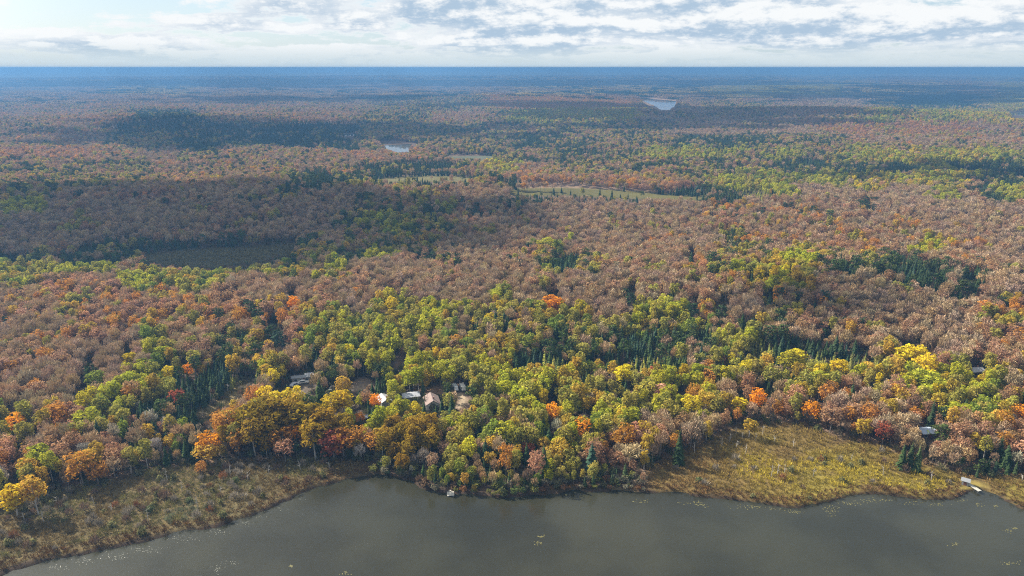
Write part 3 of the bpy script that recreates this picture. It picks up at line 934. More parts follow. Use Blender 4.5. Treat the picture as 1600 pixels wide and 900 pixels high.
def plant():
    """every tree: x, y, z, kind, colour, height, width, turn"""
    X, Y, S = [], [], []
    for r0, r1, s in ((150, 560, 2.7), (560, 1500, 3.9), (1500, 2900, 5.8)):
        g = np.arange(-r1, r1, s)
        gx, gy = np.meshgrid(g[np.abs(g) < r1 * 0.8], g[g > 90])
        gx = gx + RNG.uniform(-.42, .42, gx.shape) * s
        gy = gy + RNG.uniform(-.42, .42, gy.shape) * s
        r = np.hypot(gx, gy)
        a = np.abs(np.arctan2(gx, gy))
        k = (r >= r0) & (r < r1) & (a < rad(45))
        X.append(gx[k]); Y.append(gy[k]); S.append(np.full(k.sum(), s))
    X, Y, S = map(np.concatenate, (X, Y, S))
    Z = terrain(X, Y)
    keep = Z > 0.35
    near = np.hypot(X, Y) < 1300
    xn, yn = X[near], Y[near]
    ok = np.ones(near.sum(), bool)
    for poly, mg in [(LAKE, 2.0), (MARSH_L, 1.0), (MARSH_R, 1.0), (MARSH_C, -1.0), (BOG, 2.0), (GLADE, -1.0), (LAWN, 2.0)] + [(f, 1.0) for f in FIELDS]:
        ok &= poly_sdf(xn, yn, poly) + vnoise(xn, yn, 12, 91, 2) * 2.5 > mg
    thin = RNG.uniform(0, 1, len(xn)) < 0.5
    for q in YARDS:
        ok &= (poly_sdf(xn, yn, q) > 0.3) | thin
    for (bu, bv), br in FOOTPRINTS:
        bx, by = flat_unproject(bu, bv, 2.5)
        ok &= np.hypot(xn - bx, yn - by) > br
    for pts, w in TRACKS:
        ok &= seg_dist(xn, yn, pts) > w + 1.6
    keep[near] &= ok
    for poly, zl in FAR_LAKES:
        keep &= poly_sdf(X, Y, poly) > 4
    X, Y, Z, S = X[keep], Y[keep], Z[keep], S[keep]
    st = survey(X, Y, Z + 7)
    mv = project(X, Y, Z + 7)[1]
    m = (mv < 292) & (mv > 120) & np.isin(st, ['b', 'r']) & (RNG.uniform(0, 1, len(X)) < 0.55) & (vnoise(X, Y, 90, 301, 2) > 0.0)
    st = np.where(m, 'c', st)
    kind = np.empty(len(X), object)
    tint = np.empty(len(X), object)
    # neighbours share a species: draw from noise blended with chance
    pr = np.clip(0.5 + 0.9 * vnoise(X, Y, 21, 101, 2) * 0.75 + RNG.uniform(-.32, .32, len(X)), 0, 0.9999)
    pr = np.argsort(np.argsort(pr)) / len(pr)
    for ch, mix in LEAFY.items():
        m = np.where(st == ch)[0]
        if not len(mix):
            kind[m] = ''
            continue
        order = np.argsort(np.argsort(pr[m])) / max(1, len(m))
        cum = np.cumsum([w for _, _, w in mix])
        pick = np.minimum(np.searchsorted(cum, order), len(mix) - 1)
        for q, (kd, tn, _) in enumerate(mix):
            kind[m[pick == q]] = kd
            tint[m[pick == q]] = tn
    trees = []
    big_n = vnoise(X, Y, 60, 131, 2)
    u1, u2, u3, u4 = (RNG.uniform(0, 1, len(X)) for _ in range(4))
    dl = np.full(len(X), 1e9)
    nr = np.hypot(X, Y) < 700
    dl[nr] = poly_sdf(X[nr], Y[nr], LAKE)
    for i in range(len(X)):
        kd = kind[i]
        if not kd or (S[i] < 4 and u4[i] > (0.92 if kd == 'larch' else 0.8 if kd == 'spruce' else 0.96 if kd == 'bare' else 0.72)):
            continue
        p = PROTO[kd][int(u1[i] * len(PROTO[kd]))]
        pi = int(u1[i] * len(PROTO[kd]))
        s = 0.44 + 0.50 * u2[i] ** 1.3 + 0.10 * big_n[i]
        if st[i] == 'a':
            s *= 1.3
        if st[i] == 'w':
            s *= 0.62
        if dl[i] < 22:
            s *= 0.55 + 0.45 * dl[i] / 22
        if S[i] > 6:
            s *= 1.12
        trees.append((X[i], Y[i], Z[i], kd, pi, tint[i], s, s * (0.9 + 0.25 * u3[i] if kd != 'spruce' else 0.72 + 0.6 * u3[i]), u4[i] * 6.28318))
    # single trees that stand out in the photograph: (pixel of crown centre, kind, colour, height, crown width)
    taken, singles = [], []
    for u, v, kd, tn, H, W in SPECIMENS:
        x, y, z = unproject(u, v, H * 0.62)
        pi = RND.randrange(len(PROTO[kd]))
        _, _, h0, w0 = PROTO[kd][pi]
        taken.append((x, y, W * 0.42))
        singles.append((x, y, z, kd, pi, tn, H / h0, W / w0, RND.uniform(0, 6.28), True))
    bx, by = np.array([t[0] for t in trees]), np.array([t[1] for t in trees])
    room = np.ones(len(trees), bool)
    for x, y, r in taken:
        room &= (bx - x) ** 2 + (by - y) ** 2 > r * r
    trees = [t for t, q in zip(trees, room) if q] + singles
    # openings stay open: no treetop stands in front of the bog, fields, ponds and glade
    tx, ty, tz = (np.array([t[k] for t in trees]) for k in range(3))
    th = np.array([PROTO[t[3]][t[4]][2] * t[6] for t in trees])
    drop = np.zeros(len(trees), bool)
    chance = RNG.uniform(0, 1, len(trees))
    for part_up in (0.35, 0.7, 1.0):
        tu, tv = project(tx, ty, tz + th * part_up)
        for k, poly in enumerate(OPEN_PX):
            drop |= (poly_sdf(tu, tv, np.array(poly)) < 0) & ((chance > 0.07) | (k not in (2, 3)))
    trees = [t for t, q in zip(trees, drop) if not q or len(t) > 9]
    # keep the line of sight to the cabins, cars, docks and tracks open
    sight = list(CLEAR)
    for u, v, kd, tn, H, W in SPECIMENS:
        if tn in ('bright orange', 'bright yellow') or (kd in ('pine', 'spruce') and v < 600):
            sx, sy, sz = unproject(u, v, H * 0.62)
            k = FPX / math.hypot(sx, sy) * 0.96
            sight.append((u - W * .22 * k, v - H * .3 * k, u + W * .22 * k, v + H * .12 * k))
    out = []
    for t in trees:
        x, y, z = t[:3]
        _, _, h0, w0 = PROTO[t[3]][t[4]]
        d = math.hypot(x, y)
        if d < 560 and len(t) == 9:
            u0, vb = project(x, y, z)
            _, vt = project(x, y, z + h0 * t[6])
            hw = w0 * t[7] * 0.42 * FPX / d * 0.96
            bad = False
            for a0, b0, a1, b1 in sight:
                if u0 + hw > a0 and u0 - hw < a1 and vt < b1 - 1 and vb > b0 + 2:
                    bad = True
                    break
            if bad:
                continue
        out.append(t)
    return out


SPECIMENS = [
    (863, 474, 'poplar', 'bright orange', 13.5, 11.5), (741, 0, 'maple', 'orange', 0, 0),
    (586, 625, 'maple', 'bright orange', 7.5, 5.0), (458, 473, 'maple', 'bright orange', 11, 8), (496, 456, 'maple', 'orange', 10, 7), (557, 457, 'maple', 'orange', 10, 6),
    (862, 641, 'maple', 'bright orange', 9, 6), (910, 668, 'maple', 'bright orange', 11, 7), (272, 0, 'maple', 'orange', 0, 0),
    (293, 577, 'maple', 'bright orange', 8, 5), (275, 621, 'maple', 'brick red', 9, 7), (222, 610, 'maple', 'brick red', 8, 5),
    (204, 560, 'poplar', 'bright yellow', 9, 6), (222, 570, 'poplar', 'lime green', 9, 6), (142, 581, 'pine', 'dark green', 12, 6), (150, 592, 'poplar', 'mid green', 11, 8),
    (136, 622, 'poplar', 'bright yellow', 13, 9), (264, 582, 'poplar', 'bright yellow', 9, 6), (25, 660, 'maple', 'bright orange', 10, 7), (85, 645, 'maple', 'orange', 12, 9),
    (125, 725, 'maple', 'orange', 13, 9), (150, 735, 'maple', 'orange', 9, 7), (60, 712, 'poplar', 'lime green', 12, 8), (20, 775, 'poplar', 'bright yellow', 12, 7),
    (52, 765, 'poplar', 'golden yellow', 14, 7), (135, 653, 'poplar', 'lime green', 11, 10), (325, 690, 'maple', 'bright orange', 11, 8), (322, 706, 'poplar', 'golden yellow', 8, 8),
    (314, 729, 'maple', 'orange', 5, 4), (520, 690, 'maple', 'brick red', 12, 10), (535, 688, 'maple', 'orange', 12, 9), (440, 683, 'maple', 'orange', 11, 9), (444, 700, 'maple', 'salmon pink', 9, 7),
    (462, 676, 'maple', 'bright orange', 11, 7), (385, 655, 'poplar', 'amber', 17, 10), (408, 648, 'poplar', 'amber', 19, 10), (434, 645, 'poplar', 'amber', 19, 10), (458, 645, 'poplar', 'amber', 20, 10),
    (480, 652, 'poplar', 'amber', 19, 11), (505, 660, 'poplar', 'amber', 18, 10), (425, 664, 'poplar', 'amber', 16, 9), (490, 678, 'poplar', 'amber', 16, 9), (395, 675, 'poplar', 'amber', 15, 9),
    (440, 626, 'poplar', 'bright yellow', 14, 9), (458, 622, 'poplar', 'bright yellow', 14, 9), (472, 632, 'poplar', 'bright yellow', 11, 6), (425, 630, 'poplar', 'golden yellow', 13, 8),
    (518, 630, 'poplar', 'bright yellow', 13, 8), (536, 626, 'poplar', 'bright yellow', 13, 8), (532, 660, 'poplar', 'amber', 12, 5), (562, 652, 'maple', 'bright orange', 6, 4),
    (648, 640, 'poplar', 'bright yellow', 9, 6), (663, 640, 'spruce', 'dark green', 11, 4), (572, 620, 'maple', 'rust brown', 8, 5), (499, 608, 'spruce', 'deep green', 12, 6), (535, 600, 'poplar', 'golden yellow', 9, 7),
    (975, 583, 'poplar', 'bright yellow', 12, 9), (985, 650, 'poplar', 'lime green', 10, 9), (970, 645, 'poplar', 'lime green', 10, 7), (905, 664, 'poplar', 'olive green', 11, 8),
    (1448, 568, 'poplar', 'bright yellow', 13, 11), (1430, 552, 'poplar', 'bright yellow', 13, 10), (1412, 555, 'poplar', 'bright yellow', 12, 9), (1445, 592, 'poplar', 'lime green', 12, 11), (1400, 572, 'poplar', 'golden yellow', 13, 7),
    (1280, 592, 'poplar', 'lime green', 10, 9), (1232, 562, 'poplar', 'lime green', 12, 10), (1245, 558, 'poplar', 'bright yellow', 11, 9), (1312, 572, 'poplar', 'bright yellow', 9, 8),
    (1322, 617, 'maple', 'orange', 9, 4), (1332, 612, 'spruce', 'dark green', 10, 5), (1268, 640, 'maple', 'bright orange', 10, 7), (1300, 650, 'maple', 'salmon pink', 11, 8), (1382, 672, 'maple', 'brick red', 10, 6), (1350, 665, 'poplar', 'golden yellow', 9, 6),
    (1458, 642, 'spruce', 'dark green', 13, 4), (1475, 646, 'pine', 'dark green', 9, 6), (1470, 676, 'pine', 'deep green', 11, 7), (1500, 643, 'poplar', 'lime green', 10, 11), (1595, 645, 'maple', 'bright orange', 10, 7), (1592, 700, 'maple', 'salmon pink', 9, 8),
    (1105, 590, 'maple', 'orange', 10, 7), (1110, 575, 'maple', 'orange', 12, 6), (1085, 612, 'maple', 'orange', 10, 6), (1030, 613, 'maple', 'salmon pink', 10, 9), (1050, 610, 'maple', 'brick red', 8, 5), (1025, 582, 'maple', 'brick red', 11, 6),
    (1080, 630, 'poplar', 'bright yellow', 10, 8), (1105, 625, 'poplar', 'golden yellow', 11, 8), (1155, 632, 'poplar', 'bright yellow', 9, 6), (1185, 620, 'maple', 'bright orange', 10, 8), (1172, 665, 'poplar', 'golden yellow', 8, 5),
    (975, 680, 'maple', 'orange', 12, 9), (985, 705, 'bare', 'tan', 10, 8), (875, 702, 'poplar', 'golden yellow', 10, 9), (925, 710, 'spruce', 'blue green', 12, 6), (850, 715, 'spruce', 'deep green', 13, 5),
    (790, 712, 'maple', 'orange', 14, 5), (838, 722, 'maple', 'salmon pink', 12, 6), (825, 702, 'maple', 'brick red', 7, 5), (808, 705, 'poplar', 'golden yellow', 7, 4), (790, 675, 'poplar', 'lime green', 13, 8),
    (1062, 692, 'spruce', 'dark green', 13, 5), (1105, 670, 'poplar', 'golden yellow', 9, 4), (1460, 436, 'pine', 'dark green', 12, 8), (1518, 450, 'pine', 'dark green', 13, 8), (1505, 448, 'pine', 'deep green', 13, 8),
    (985, 468, 'pine', 'dark green', 13, 6), (1128, 488, 'pine', 'dark green', 13, 7), (1082, 485, 'pine', 'dark green', 13, 7), (1202, 470, 'spruce', 'dark green', 12, 5), (1080, 404, 'spruce', 'dark green', 12, 6),
    (425, 520, 'pine', 'dark green', 13, 8), (436, 530, 'pine', 'blue green', 13, 8), (608, 460, 'poplar', 'lime green', 12, 8), (612, 475, 'poplar', 'bright yellow', 12, 8), (615, 495, 'poplar', 'golden yellow', 12, 9),
    (145, 421, 'poplar', 'lime green', 9, 9), (1505, 780, 'poplar', 'lime green', 0, 0), (1425, 706, 'spruce', 'dark green', 11, 4), (1412, 708, 'spruce', 'dark green', 10, 4), (1436, 712, 'spruce', 'deep green', 10, 4), (1432, 728, 'poplar', 'yellow', 0, 0),
]
SPECIMENS = [s for s in SPECIMENS if s[4] > 0]

TREES = plant()
print('TREES', len(TREES))

NAMES = {'poplar': 'poplar_tree', 'maple': 'maple_tree', 'bare': 'leafless_tree', 'spruce': 'spruce_tree', 'pine': 'pine_tree', 'larch': 'larch_tree'}
WORDS = {'poplar': 'poplar', 'maple': 'maple', 'bare': 'leafless tree', 'spruce': 'spruce', 'pine': 'pine', 'larch': 'larch'}
LIMIT = 300


def tint_of(name, R):
    b = TINT[name]
    k = R.uniform(0.82, 1.2)
    return (b[0] * k * R.uniform(.93, 1.07), b[1] * k * R.uniform(.95, 1.05), b[2] * k * R.uniform(.85, 1.15))


def split_trees():
    """the 300 of each kind that show largest become objects, the rest of that kind one mass"""
    score = []
    for i, t in enumerate(TREES):
        u, v = project(t[0], t[1], t[2] + 6)
        _, _, h0, w0 = PROTO[t[3]][t[4]]
        d = math.hypot(t[0], t[1])
        inf = 2 < u < 1598 and v < 895
        score.append(((h0 * t[6] * w0 * t[7]) ** 0.5 / d if inf else 0, u, v))
    chosen = {}
    for kd in KINDS:
        ids = [i for i, t in enumerate(TREES) if t[3] == kd and score[i][0] > 0]
        ids.sort(key=lambda i: -(score[i][0] + (1 if len(TREES[i]) > 9 else 0)))
        for i in ids[:LIMIT]:
            chosen[i] = score[i]
    return chosen


CHOSEN = split_trees()
TREE_OBJ = []


def build_individuals():
    R = random.Random(5)
    src = {}
    for i in sorted(CHOSEN):
        t = TREES[i]
        x, y, z, kd, pi, tn, sh, sw, rot = t[:9]
        cm, tm, h0, w0 = PROTO[kd][pi]
        root = empty(NAMES[kd], (x, y, z), rot)
        root.scale = (sw, sw, sh)
        tr = bpy.data.objects.new('trunk', tm)
        cr = bpy.data.objects.new('crown', cm)
        for o in (tr, cr):
            o.parent = root
            COL.objects.link(o)
        cr['tint'] = tint_of(tn, R)
        TREE_OBJ.append((root, i, kd, tn))


build_individuals()


def scatter(name, pts, meshes):
    """one mass of kind stuff: points carrying pick, turn, size and tint, instanced by geometry nodes"""
    pts = list(pts)
    if not pts:
        return None
    hidden = bpy.data.collections.new(name + '_shapes')
    for k, me in enumerate(meshes):
        hidden.objects.link(bpy.data.objects.new('%s_shape_%02d' % (name, k), me))
    me = bpy.data.meshes.new(name)
    n = len(pts)
    me.vertices.add(n)
    me.vertices.foreach_set('co', np.array([p[:3] for p in pts], np.float32).ravel())

    def at(nm, typ, key, vals):
        a = me.attributes.new(nm, typ, 'POINT')
        a.data.foreach_set(key, vals)
    at('pick', 'INT', 'value', np.array([p[3] for p in pts], np.int32))
    at('turn', 'FLOAT_VECTOR', 'vector', np.array([(0, 0, p[4]) for p in pts], np.float32).ravel())
    at('size', 'FLOAT_VECTOR', 'vector', np.array([p[5] for p in pts], np.float32).ravel())
    at('tint', 'FLOAT_COLOR', 'color', np.array([tuple(p[6]) + (1,) for p in pts], np.float32).ravel())
    o = bpy.data.objects.new(name, me)
    COL.objects.link(o)
    ng = bpy.data.node_groups.new(name + '_nodes', 'GeometryNodeTree')
    ng.interface.new_socket('Geometry', in_out='INPUT', socket_type='NodeSocketGeometry')
    ng.interface.new_socket('Geometry', in_out='OUTPUT', socket_type='NodeSocketGeometry')
    gi, go = ng.nodes.new('NodeGroupInput'), ng.nodes.new('NodeGroupOutput')
    ci = ng.nodes.new('GeometryNodeCollectionInfo')
    ci.inputs['Collection'].default_value = hidden
    ci.inputs['Separate Children'].default_value = True
    ci.inputs['Reset Children'].default_value = True
    ip = ng.nodes.new('GeometryNodeInstanceOnPoints')
    ip.inputs['Pick Instance'].default_value = True

    def named(nm, typ, sock):
        q = ng.nodes.new('GeometryNodeInputNamedAttribute')
        q.data_type = typ
        q.inputs['Name'].default_value = nm
        ng.links.new([s for s in q.outputs if s.enabled and s.name == 'Attribute'][0], ip.inputs[sock])
    named('pick', 'INT', 'Instance Index')
    named('turn', 'FLOAT_VECTOR', 'Rotation')
    named('size', 'FLOAT_VECTOR', 'Scale')
    ng.links.new(gi.outputs[0], ip.inputs['Points'])
    ng.links.new(ci.outputs[0], ip.inputs['Instance'])
    ng.links.new(ip.outputs[0], go.inputs[0])
    md = o.modifiers.new('scatter', 'NODES')
    md.node_group = ng
    tag(o, kind='stuff')
    return o


def joined_mesh(name, cm, tm):
    """trunk and crown in one mesh, for masses"""
    v = [tuple(q.co) for q in cm.vertices]
    f = [tuple(p.vertices) for p in cm.polygons]
    nf = len(f)
    off = len(v)
    v += [tuple(q.co) for q in tm.vertices]
    f += [tuple(i + off for i in p.vertices) for p in tm.polygons]
    me = bpy.data.meshes.new(name)
    me.from_pydata(v, [], f)
    me.materials.append(cm.materials[0])
    me.materials.append(tm.materials[0])
    for k, p in enumerate(me.polygons):
        p.material_index = 0 if k < nf else 1
    ca = me.color_attributes.new('shade', 'FLOAT_COLOR', 'CORNER')
    src = np.ones(len(cm.loops) * 4, np.float32)
    cm.color_attributes['shade'].data.foreach_get('color', src)
    arr = np.ones(len(me.loops) * 4, np.float32)
    arr[:len(src)] = src
    ca.data.foreach_set('color', arr)
    return me


MASS = {'poplar': 'poplar_woods', 'maple': 'maple_woods', 'bare': 'leafless_woods', 'spruce': 'spruce_woods', 'pine': 'pine_woods', 'larch': 'larch_woods'}


def build_masses():
    R = random.Random(9)
    for kd in KINDS:
        pts = []
        for i, t in enumerate(TREES):
            if t[3] == kd and i not in CHOSEN:
                pts.append((t[0], t[1], t[2], t[4], t[8], (t[7], t[7], t[6]), tint_of(t[5], R)))
        scatter(MASS[kd], pts, [joined_mesh('%s_whole' % kd, c, tr) for c, tr, _, _ in PROTO[kd]])


build_masses()


def build_far_woods():
    """woods too far off to tell trees apart: clumps of crowns, out to nine kilometres"""
    meshes = []
    for q in range(6):
        R = np.random.default_rng(500 + q)
        v, f, sh = [], [], []
        conif = q >= 4
        for k in range(42):
            cx, cy_ = (k % 7 - 3) * 7.5 + R.uniform(-3, 3), (k // 7 - 2.5) * 8.5 + R.uniform(-3, 3)
            H = R.uniform(9, 14)
            tone = R.uniform(0.7, 1.3)
            if conif:
                for a in range(7):
                    t0 = R.uniform(0, 6.28)
                    i = len(v)
                    r = R.uniform(1.6, 2.8)
                    v += [(cx, cy_, H), (cx + math.cos(t0) * r, cy_ + math.sin(t0) * r, 2.0), (cx + math.cos(t0 + 1.1) * r, cy_ + math.sin(t0 + 1.1) * r, 2.0)]
                    f.append((i, i + 1, i + 2))
                    sh.append(tone * R.uniform(.8, 1.2) * np.ones(3))
            else:
                for a in range(10):
                    d = R.normal(size=3)
                    d[2] = abs(d[2])
                    d /= np.linalg.norm(d)
                    quad(v, f, np.array((cx, cy_, H * 0.62)) + d * np.array((3.4, 3.4, H * 0.36)), d + R.normal(size=3) * .3, R.uniform(1.9, 2.9), R)
                    sh.append(tone * R.uniform(.8, 1.2) * np.ones(3))
        meshes.append(finish_tree_mesh('far_clump', v, f, sh, M_NEEDLE if conif else M_LEAF))
    X, Y = [], []
    for r0, r1, s in ((2880, 5200, 46), (5200, 10500, 62)):
        g = np.arange(-r1, r1, s)
        gx, gy = np.meshgrid(g[np.abs(g) < r1 * 0.8], g[g > 90])
        gx = gx + RNG.uniform(-.4, .4, gx.shape) * s
        gy = gy + RNG.uniform(-.4, .4, gy.shape) * s
        r = np.hypot(gx, gy)
        k = (r >= r0) & (r < r1) & (np.abs(np.arctan2(gx, gy)) < rad(45))
        X.append(gx[k]); Y.append(gy[k])
    X, Y = np.concatenate(X), np.concatenate(Y)
    keep = np.ones(len(X), bool)
    for poly, zl in FAR_LAKES:
        keep &= poly_sdf(X, Y, poly) > 28
    X, Y = X[keep], Y[keep]
    Z = terrain(X, Y)
    keep = np.ones(len(X), bool)
    for up in (0, 6, 12, 18):
        pu, pv = project(X, Y, Z + up)
        for poly in OPEN_PX[-4:]:
            keep &= poly_sdf(pu, pv, np.array(poly)) > 0.5
    X, Y, Z = X[keep], Y[keep], Z[keep]
    st = survey(X, Y, Z + 6, 0.6)
    nb = vnoise(X, Y, 260, 77, 3)
    pts = []
    R = random.Random(3)
    for i in range(len(X)):
        ch = st[i]
        if ch in 'brocx' and R.random() < 0.38:
            ch = 'd'
        if nb[i] > 0.30 and R.random() < 0.75:
            ch = 'd'
        elif nb[i] < -0.45 and R.random() < 0.6:
            ch = 'r'
        con = ch in 'dt' or (ch == 'c' and R.random() < 0.45)
        if con:
            c = np.array(TINT['dark green']) * R.uniform(0.9, 1.3)
        elif ch == 'c':
            c = (np.array(TINT['olive green']) + np.array(TINT['rust brown'])) * 0.5 * R.uniform(.8, 1.2)
        else:
            mix = LEAFY[ch] or LEAFY['r']
            c = 0.72 * 0.5 * MEAN[ch] + 0.72 * 0.5 * np.array(TINT[R.choices([b for _, b, _ in mix], [w for _, _, w in mix])[0]])
        s = R.uniform(0.9, 1.15) * (1.0 if math.hypot(X[i], Y[i]) < 5200 else 1.35)
        pts.append((X[i], Y[i], Z[i] - 0.5, R.choice((4, 5)) if con else R.randrange(4), R.uniform(0, 6.28), (s, s, R.uniform(.85, 1.2)), tuple(c)))
    print('FAR', len(pts))
    scatter('distant_forest', pts, meshes)


build_far_woods()

# ------------------------------------------------------------------ low growth: shrubs under the trees, marsh bushes, sedge, lily pads
def bush_mesh(name, seed, W, H, n, size, mat, twiggy):
    R = np.random.default_rng(seed)
    v, f, sh = [], [], []
    for k in range(n):
        d = R.normal(size=3)
        d[2] = abs(d[2])
        d /= np.linalg.norm(d)
        p = d * np.array((W * .5, W * .5, H * .8)) * R.uniform(0.45, 1.0) + np.array((0, 0, H * 0.12))
        if twiggy:
            q = p + (d + np.array((0, 0, 0.8))) * size * R.uniform(.7, 1.4)
            w = np.cross(d + 0.01, R.normal(size=3))
            w = w / np.linalg.norm(w) * size * 0.16
            i = len(v)
            v += [tuple(p - w), tuple(p + w), tuple(q + w * .5), tuple(q - w * .5)]
            f.append((i, i + 1, i + 2, i + 3))
        else:
            quad(v, f, p, d + R.normal(size=3) * .5, size * R.uniform(.6, 1.2), R)
        sh.append(R.uniform(.72, 1.28) * np.ones(3))
    return finish_tree_mesh(name, v, f, sh, mat)


BUSH = [bush_mesh('leafy_bush', 700 + i, 2.2, 1.9, 90, 0.34, M_LEAF, False) for i in range(3)] + \
       [bush_mesh('twiggy_bush', 710 + i, 2.0, 1.7, 110, 0.42, M_TWIG, True) for i in range(3)]
SEDGE = [bush_mesh('sedge_tuft', 720 + i, 1.3, 0.75, 34, 0.34, M_TWIG, True) for i in range(3)]


def grid_points(r0, r1, s, half=46):
    g = np.arange(-r1, r1, s)
    gx, gy = np.meshgrid(g[np.abs(g) < r1 * 0.8], g[g > 90])
    gx = (gx + RNG.uniform(-.5, .5, gx.shape) * s).ravel()
    gy = (gy + RNG.uniform(-.5, .5, gy.shape) * s).ravel()
    r = np.hypot(gx, gy)
    k = (r >= r0) & (r < r1) & (np.abs(np.arctan2(gx, gy)) < rad(half))
    return gx[k], gy[k]


C_BUSH = [(0.20, 0.165, 0.11), (0.15, 0.14, 0.07), (0.13, 0.135, 0.05), (0.20, 0.13, 0.075), (0.11, 0.125, 0.055)]


def build_low_growth():
    R = random.Random(31)
    # under and between the trees
    x, y = grid_points(150, 640, 3.4)
    z = terrain(x, y)
    k = (z > 0.45) & (poly_sdf(x, y, LAKE) > 0.9)
    for p, m in ((MARSH_L, 0), (MARSH_R, 0), (BOG, 2), (GLADE, 0), (LAWN, 2)):
        k &= poly_sdf(x, y, p) > m
    for q in YARDS:
        k &= poly_sdf(x, y, q) > 0.5
    for pts, w in TRACKS:
        k &= seg_dist(x, y, pts) > w + 1.0
    x, y, z = x[k], y[k], z[k]
    pts = []
    for i in range(len(x)):
        s = R.uniform(0.75, 1.7)
        c = R.choice(C_BUSH)
        t = R.uniform(.7, 1.15)
        pts.append((x[i], y[i], z[i], R.randrange(6), R.uniform(0, 6.28), (s, s, s * R.uniform(.7, 1.3)), tuple(q * t for q in c)))
    scatter('forest_undergrowth', pts, BUSH)
    # shoreline thicket between lake and lot
    # sedge and heath of the marshes
    x, y = grid_points(150, 640, 1.15, 50)
    z = terrain(x, y)
    inl, inr = poly_sdf(x, y, MARSH_L) < 1.5, poly_sdf(x, y, MARSH_R) < 1.5
    inb, ing, inc, inw = poly_sdf(x, y, BOG) < 3, poly_sdf(x, y, GLADE) < 1.5, poly_sdf(x, y, MARSH_C) < 1, poly_sdf(x, y, LAWN) < 0
    k = (inl | inr | inb | ing | inc) & ~inw & (z > 0.3) & (poly_sdf(x, y, LAKE) > 0.7)
    x, y, z, inl, inr = x[k], y[k], z[k], inl[k], inr[k]
    n1 = vnoise(x, y, 14, 141, 3)
    n2 = vnoise(x, y, 5, 151, 2)
    gold = 1 - sstep(np.minimum(seg_dist(x, y, poly_world([(1190, 735), (1260, 745), (1330, 748)])), seg_dist(x, y, poly_world([(1290, 735), (1380, 752), (1450, 764)]))), 4, 16)
    dl = poly_sdf(x, y, LAKE)
    pts = []
    for i in range(len(x)):
        if R.random() < 0.12:
            continue
        if inr[i]:
            c = np.array((0.250, 0.180, 0.050)) if n1[i] > 0 else np.array((0.215, 0.140, 0.050))
            c = c * (1 - 0.7 * gold[i]) + np.array((0.42, 0.34, 0.030)) * 0.7 * gold[i] * (1 if n2[i] > -0.2 else 0.6)
        elif inl[i]:
            c = np.array((0.200, 0.180, 0.066)) if n1[i] > -0.1 else np.array((0.195, 0.140, 0.058))
            if n1[i] > 0.45:
                c = np.array((0.175, 0.18, 0.10))
        else:
            c = np.array((0.150, 0.130, 0.060))
        if dl[i] < 5:
            c = np.array((0.150, 0.085, 0.035)) * R.uniform(.7, 1.1)
        c = c * R.uniform(0.7, 1.25) * (1 + 0.25 * n2[i])
        s = R.uniform(0.6, 1.2) * (1 + 0.3 * n2[i])
        pts.append((x[i], y[i], z[i] - 0.05, R.randrange(3), R.uniform(0, 6.28), (s, s, s * R.uniform(.6, 1.3)), tuple(c)))
    scatter('marsh_sedge', pts, SEDGE)


build_low_growth()


# marsh bushes and dead trunks: the largest as objects, the small ones as one mass
def stand_points(polys, spacing, density, seed):
    x, y = grid_points(150, 560, spacing, 42)
    z = terrain(x, y)
    d = np.min([poly_sdf(x, y, p) for p in polys], axis=0)
    k = (d < -1) & (z > 0.4) & (poly_sdf(x, y, LAKE) > 2) & (poly_sdf(x, y, LAWN) > 2)
    k &= (vnoise(x, y, 16, seed, 2) * 0.5 + 0.5) * density * np.where(poly_sdf(x, y, MARSH_R) < 0, 0.28, 1) > RNG.uniform(0, 1, len(x))
    return x[k], y[k], z[k]


BUSH_OBJ, SNAG_OBJ = [], []


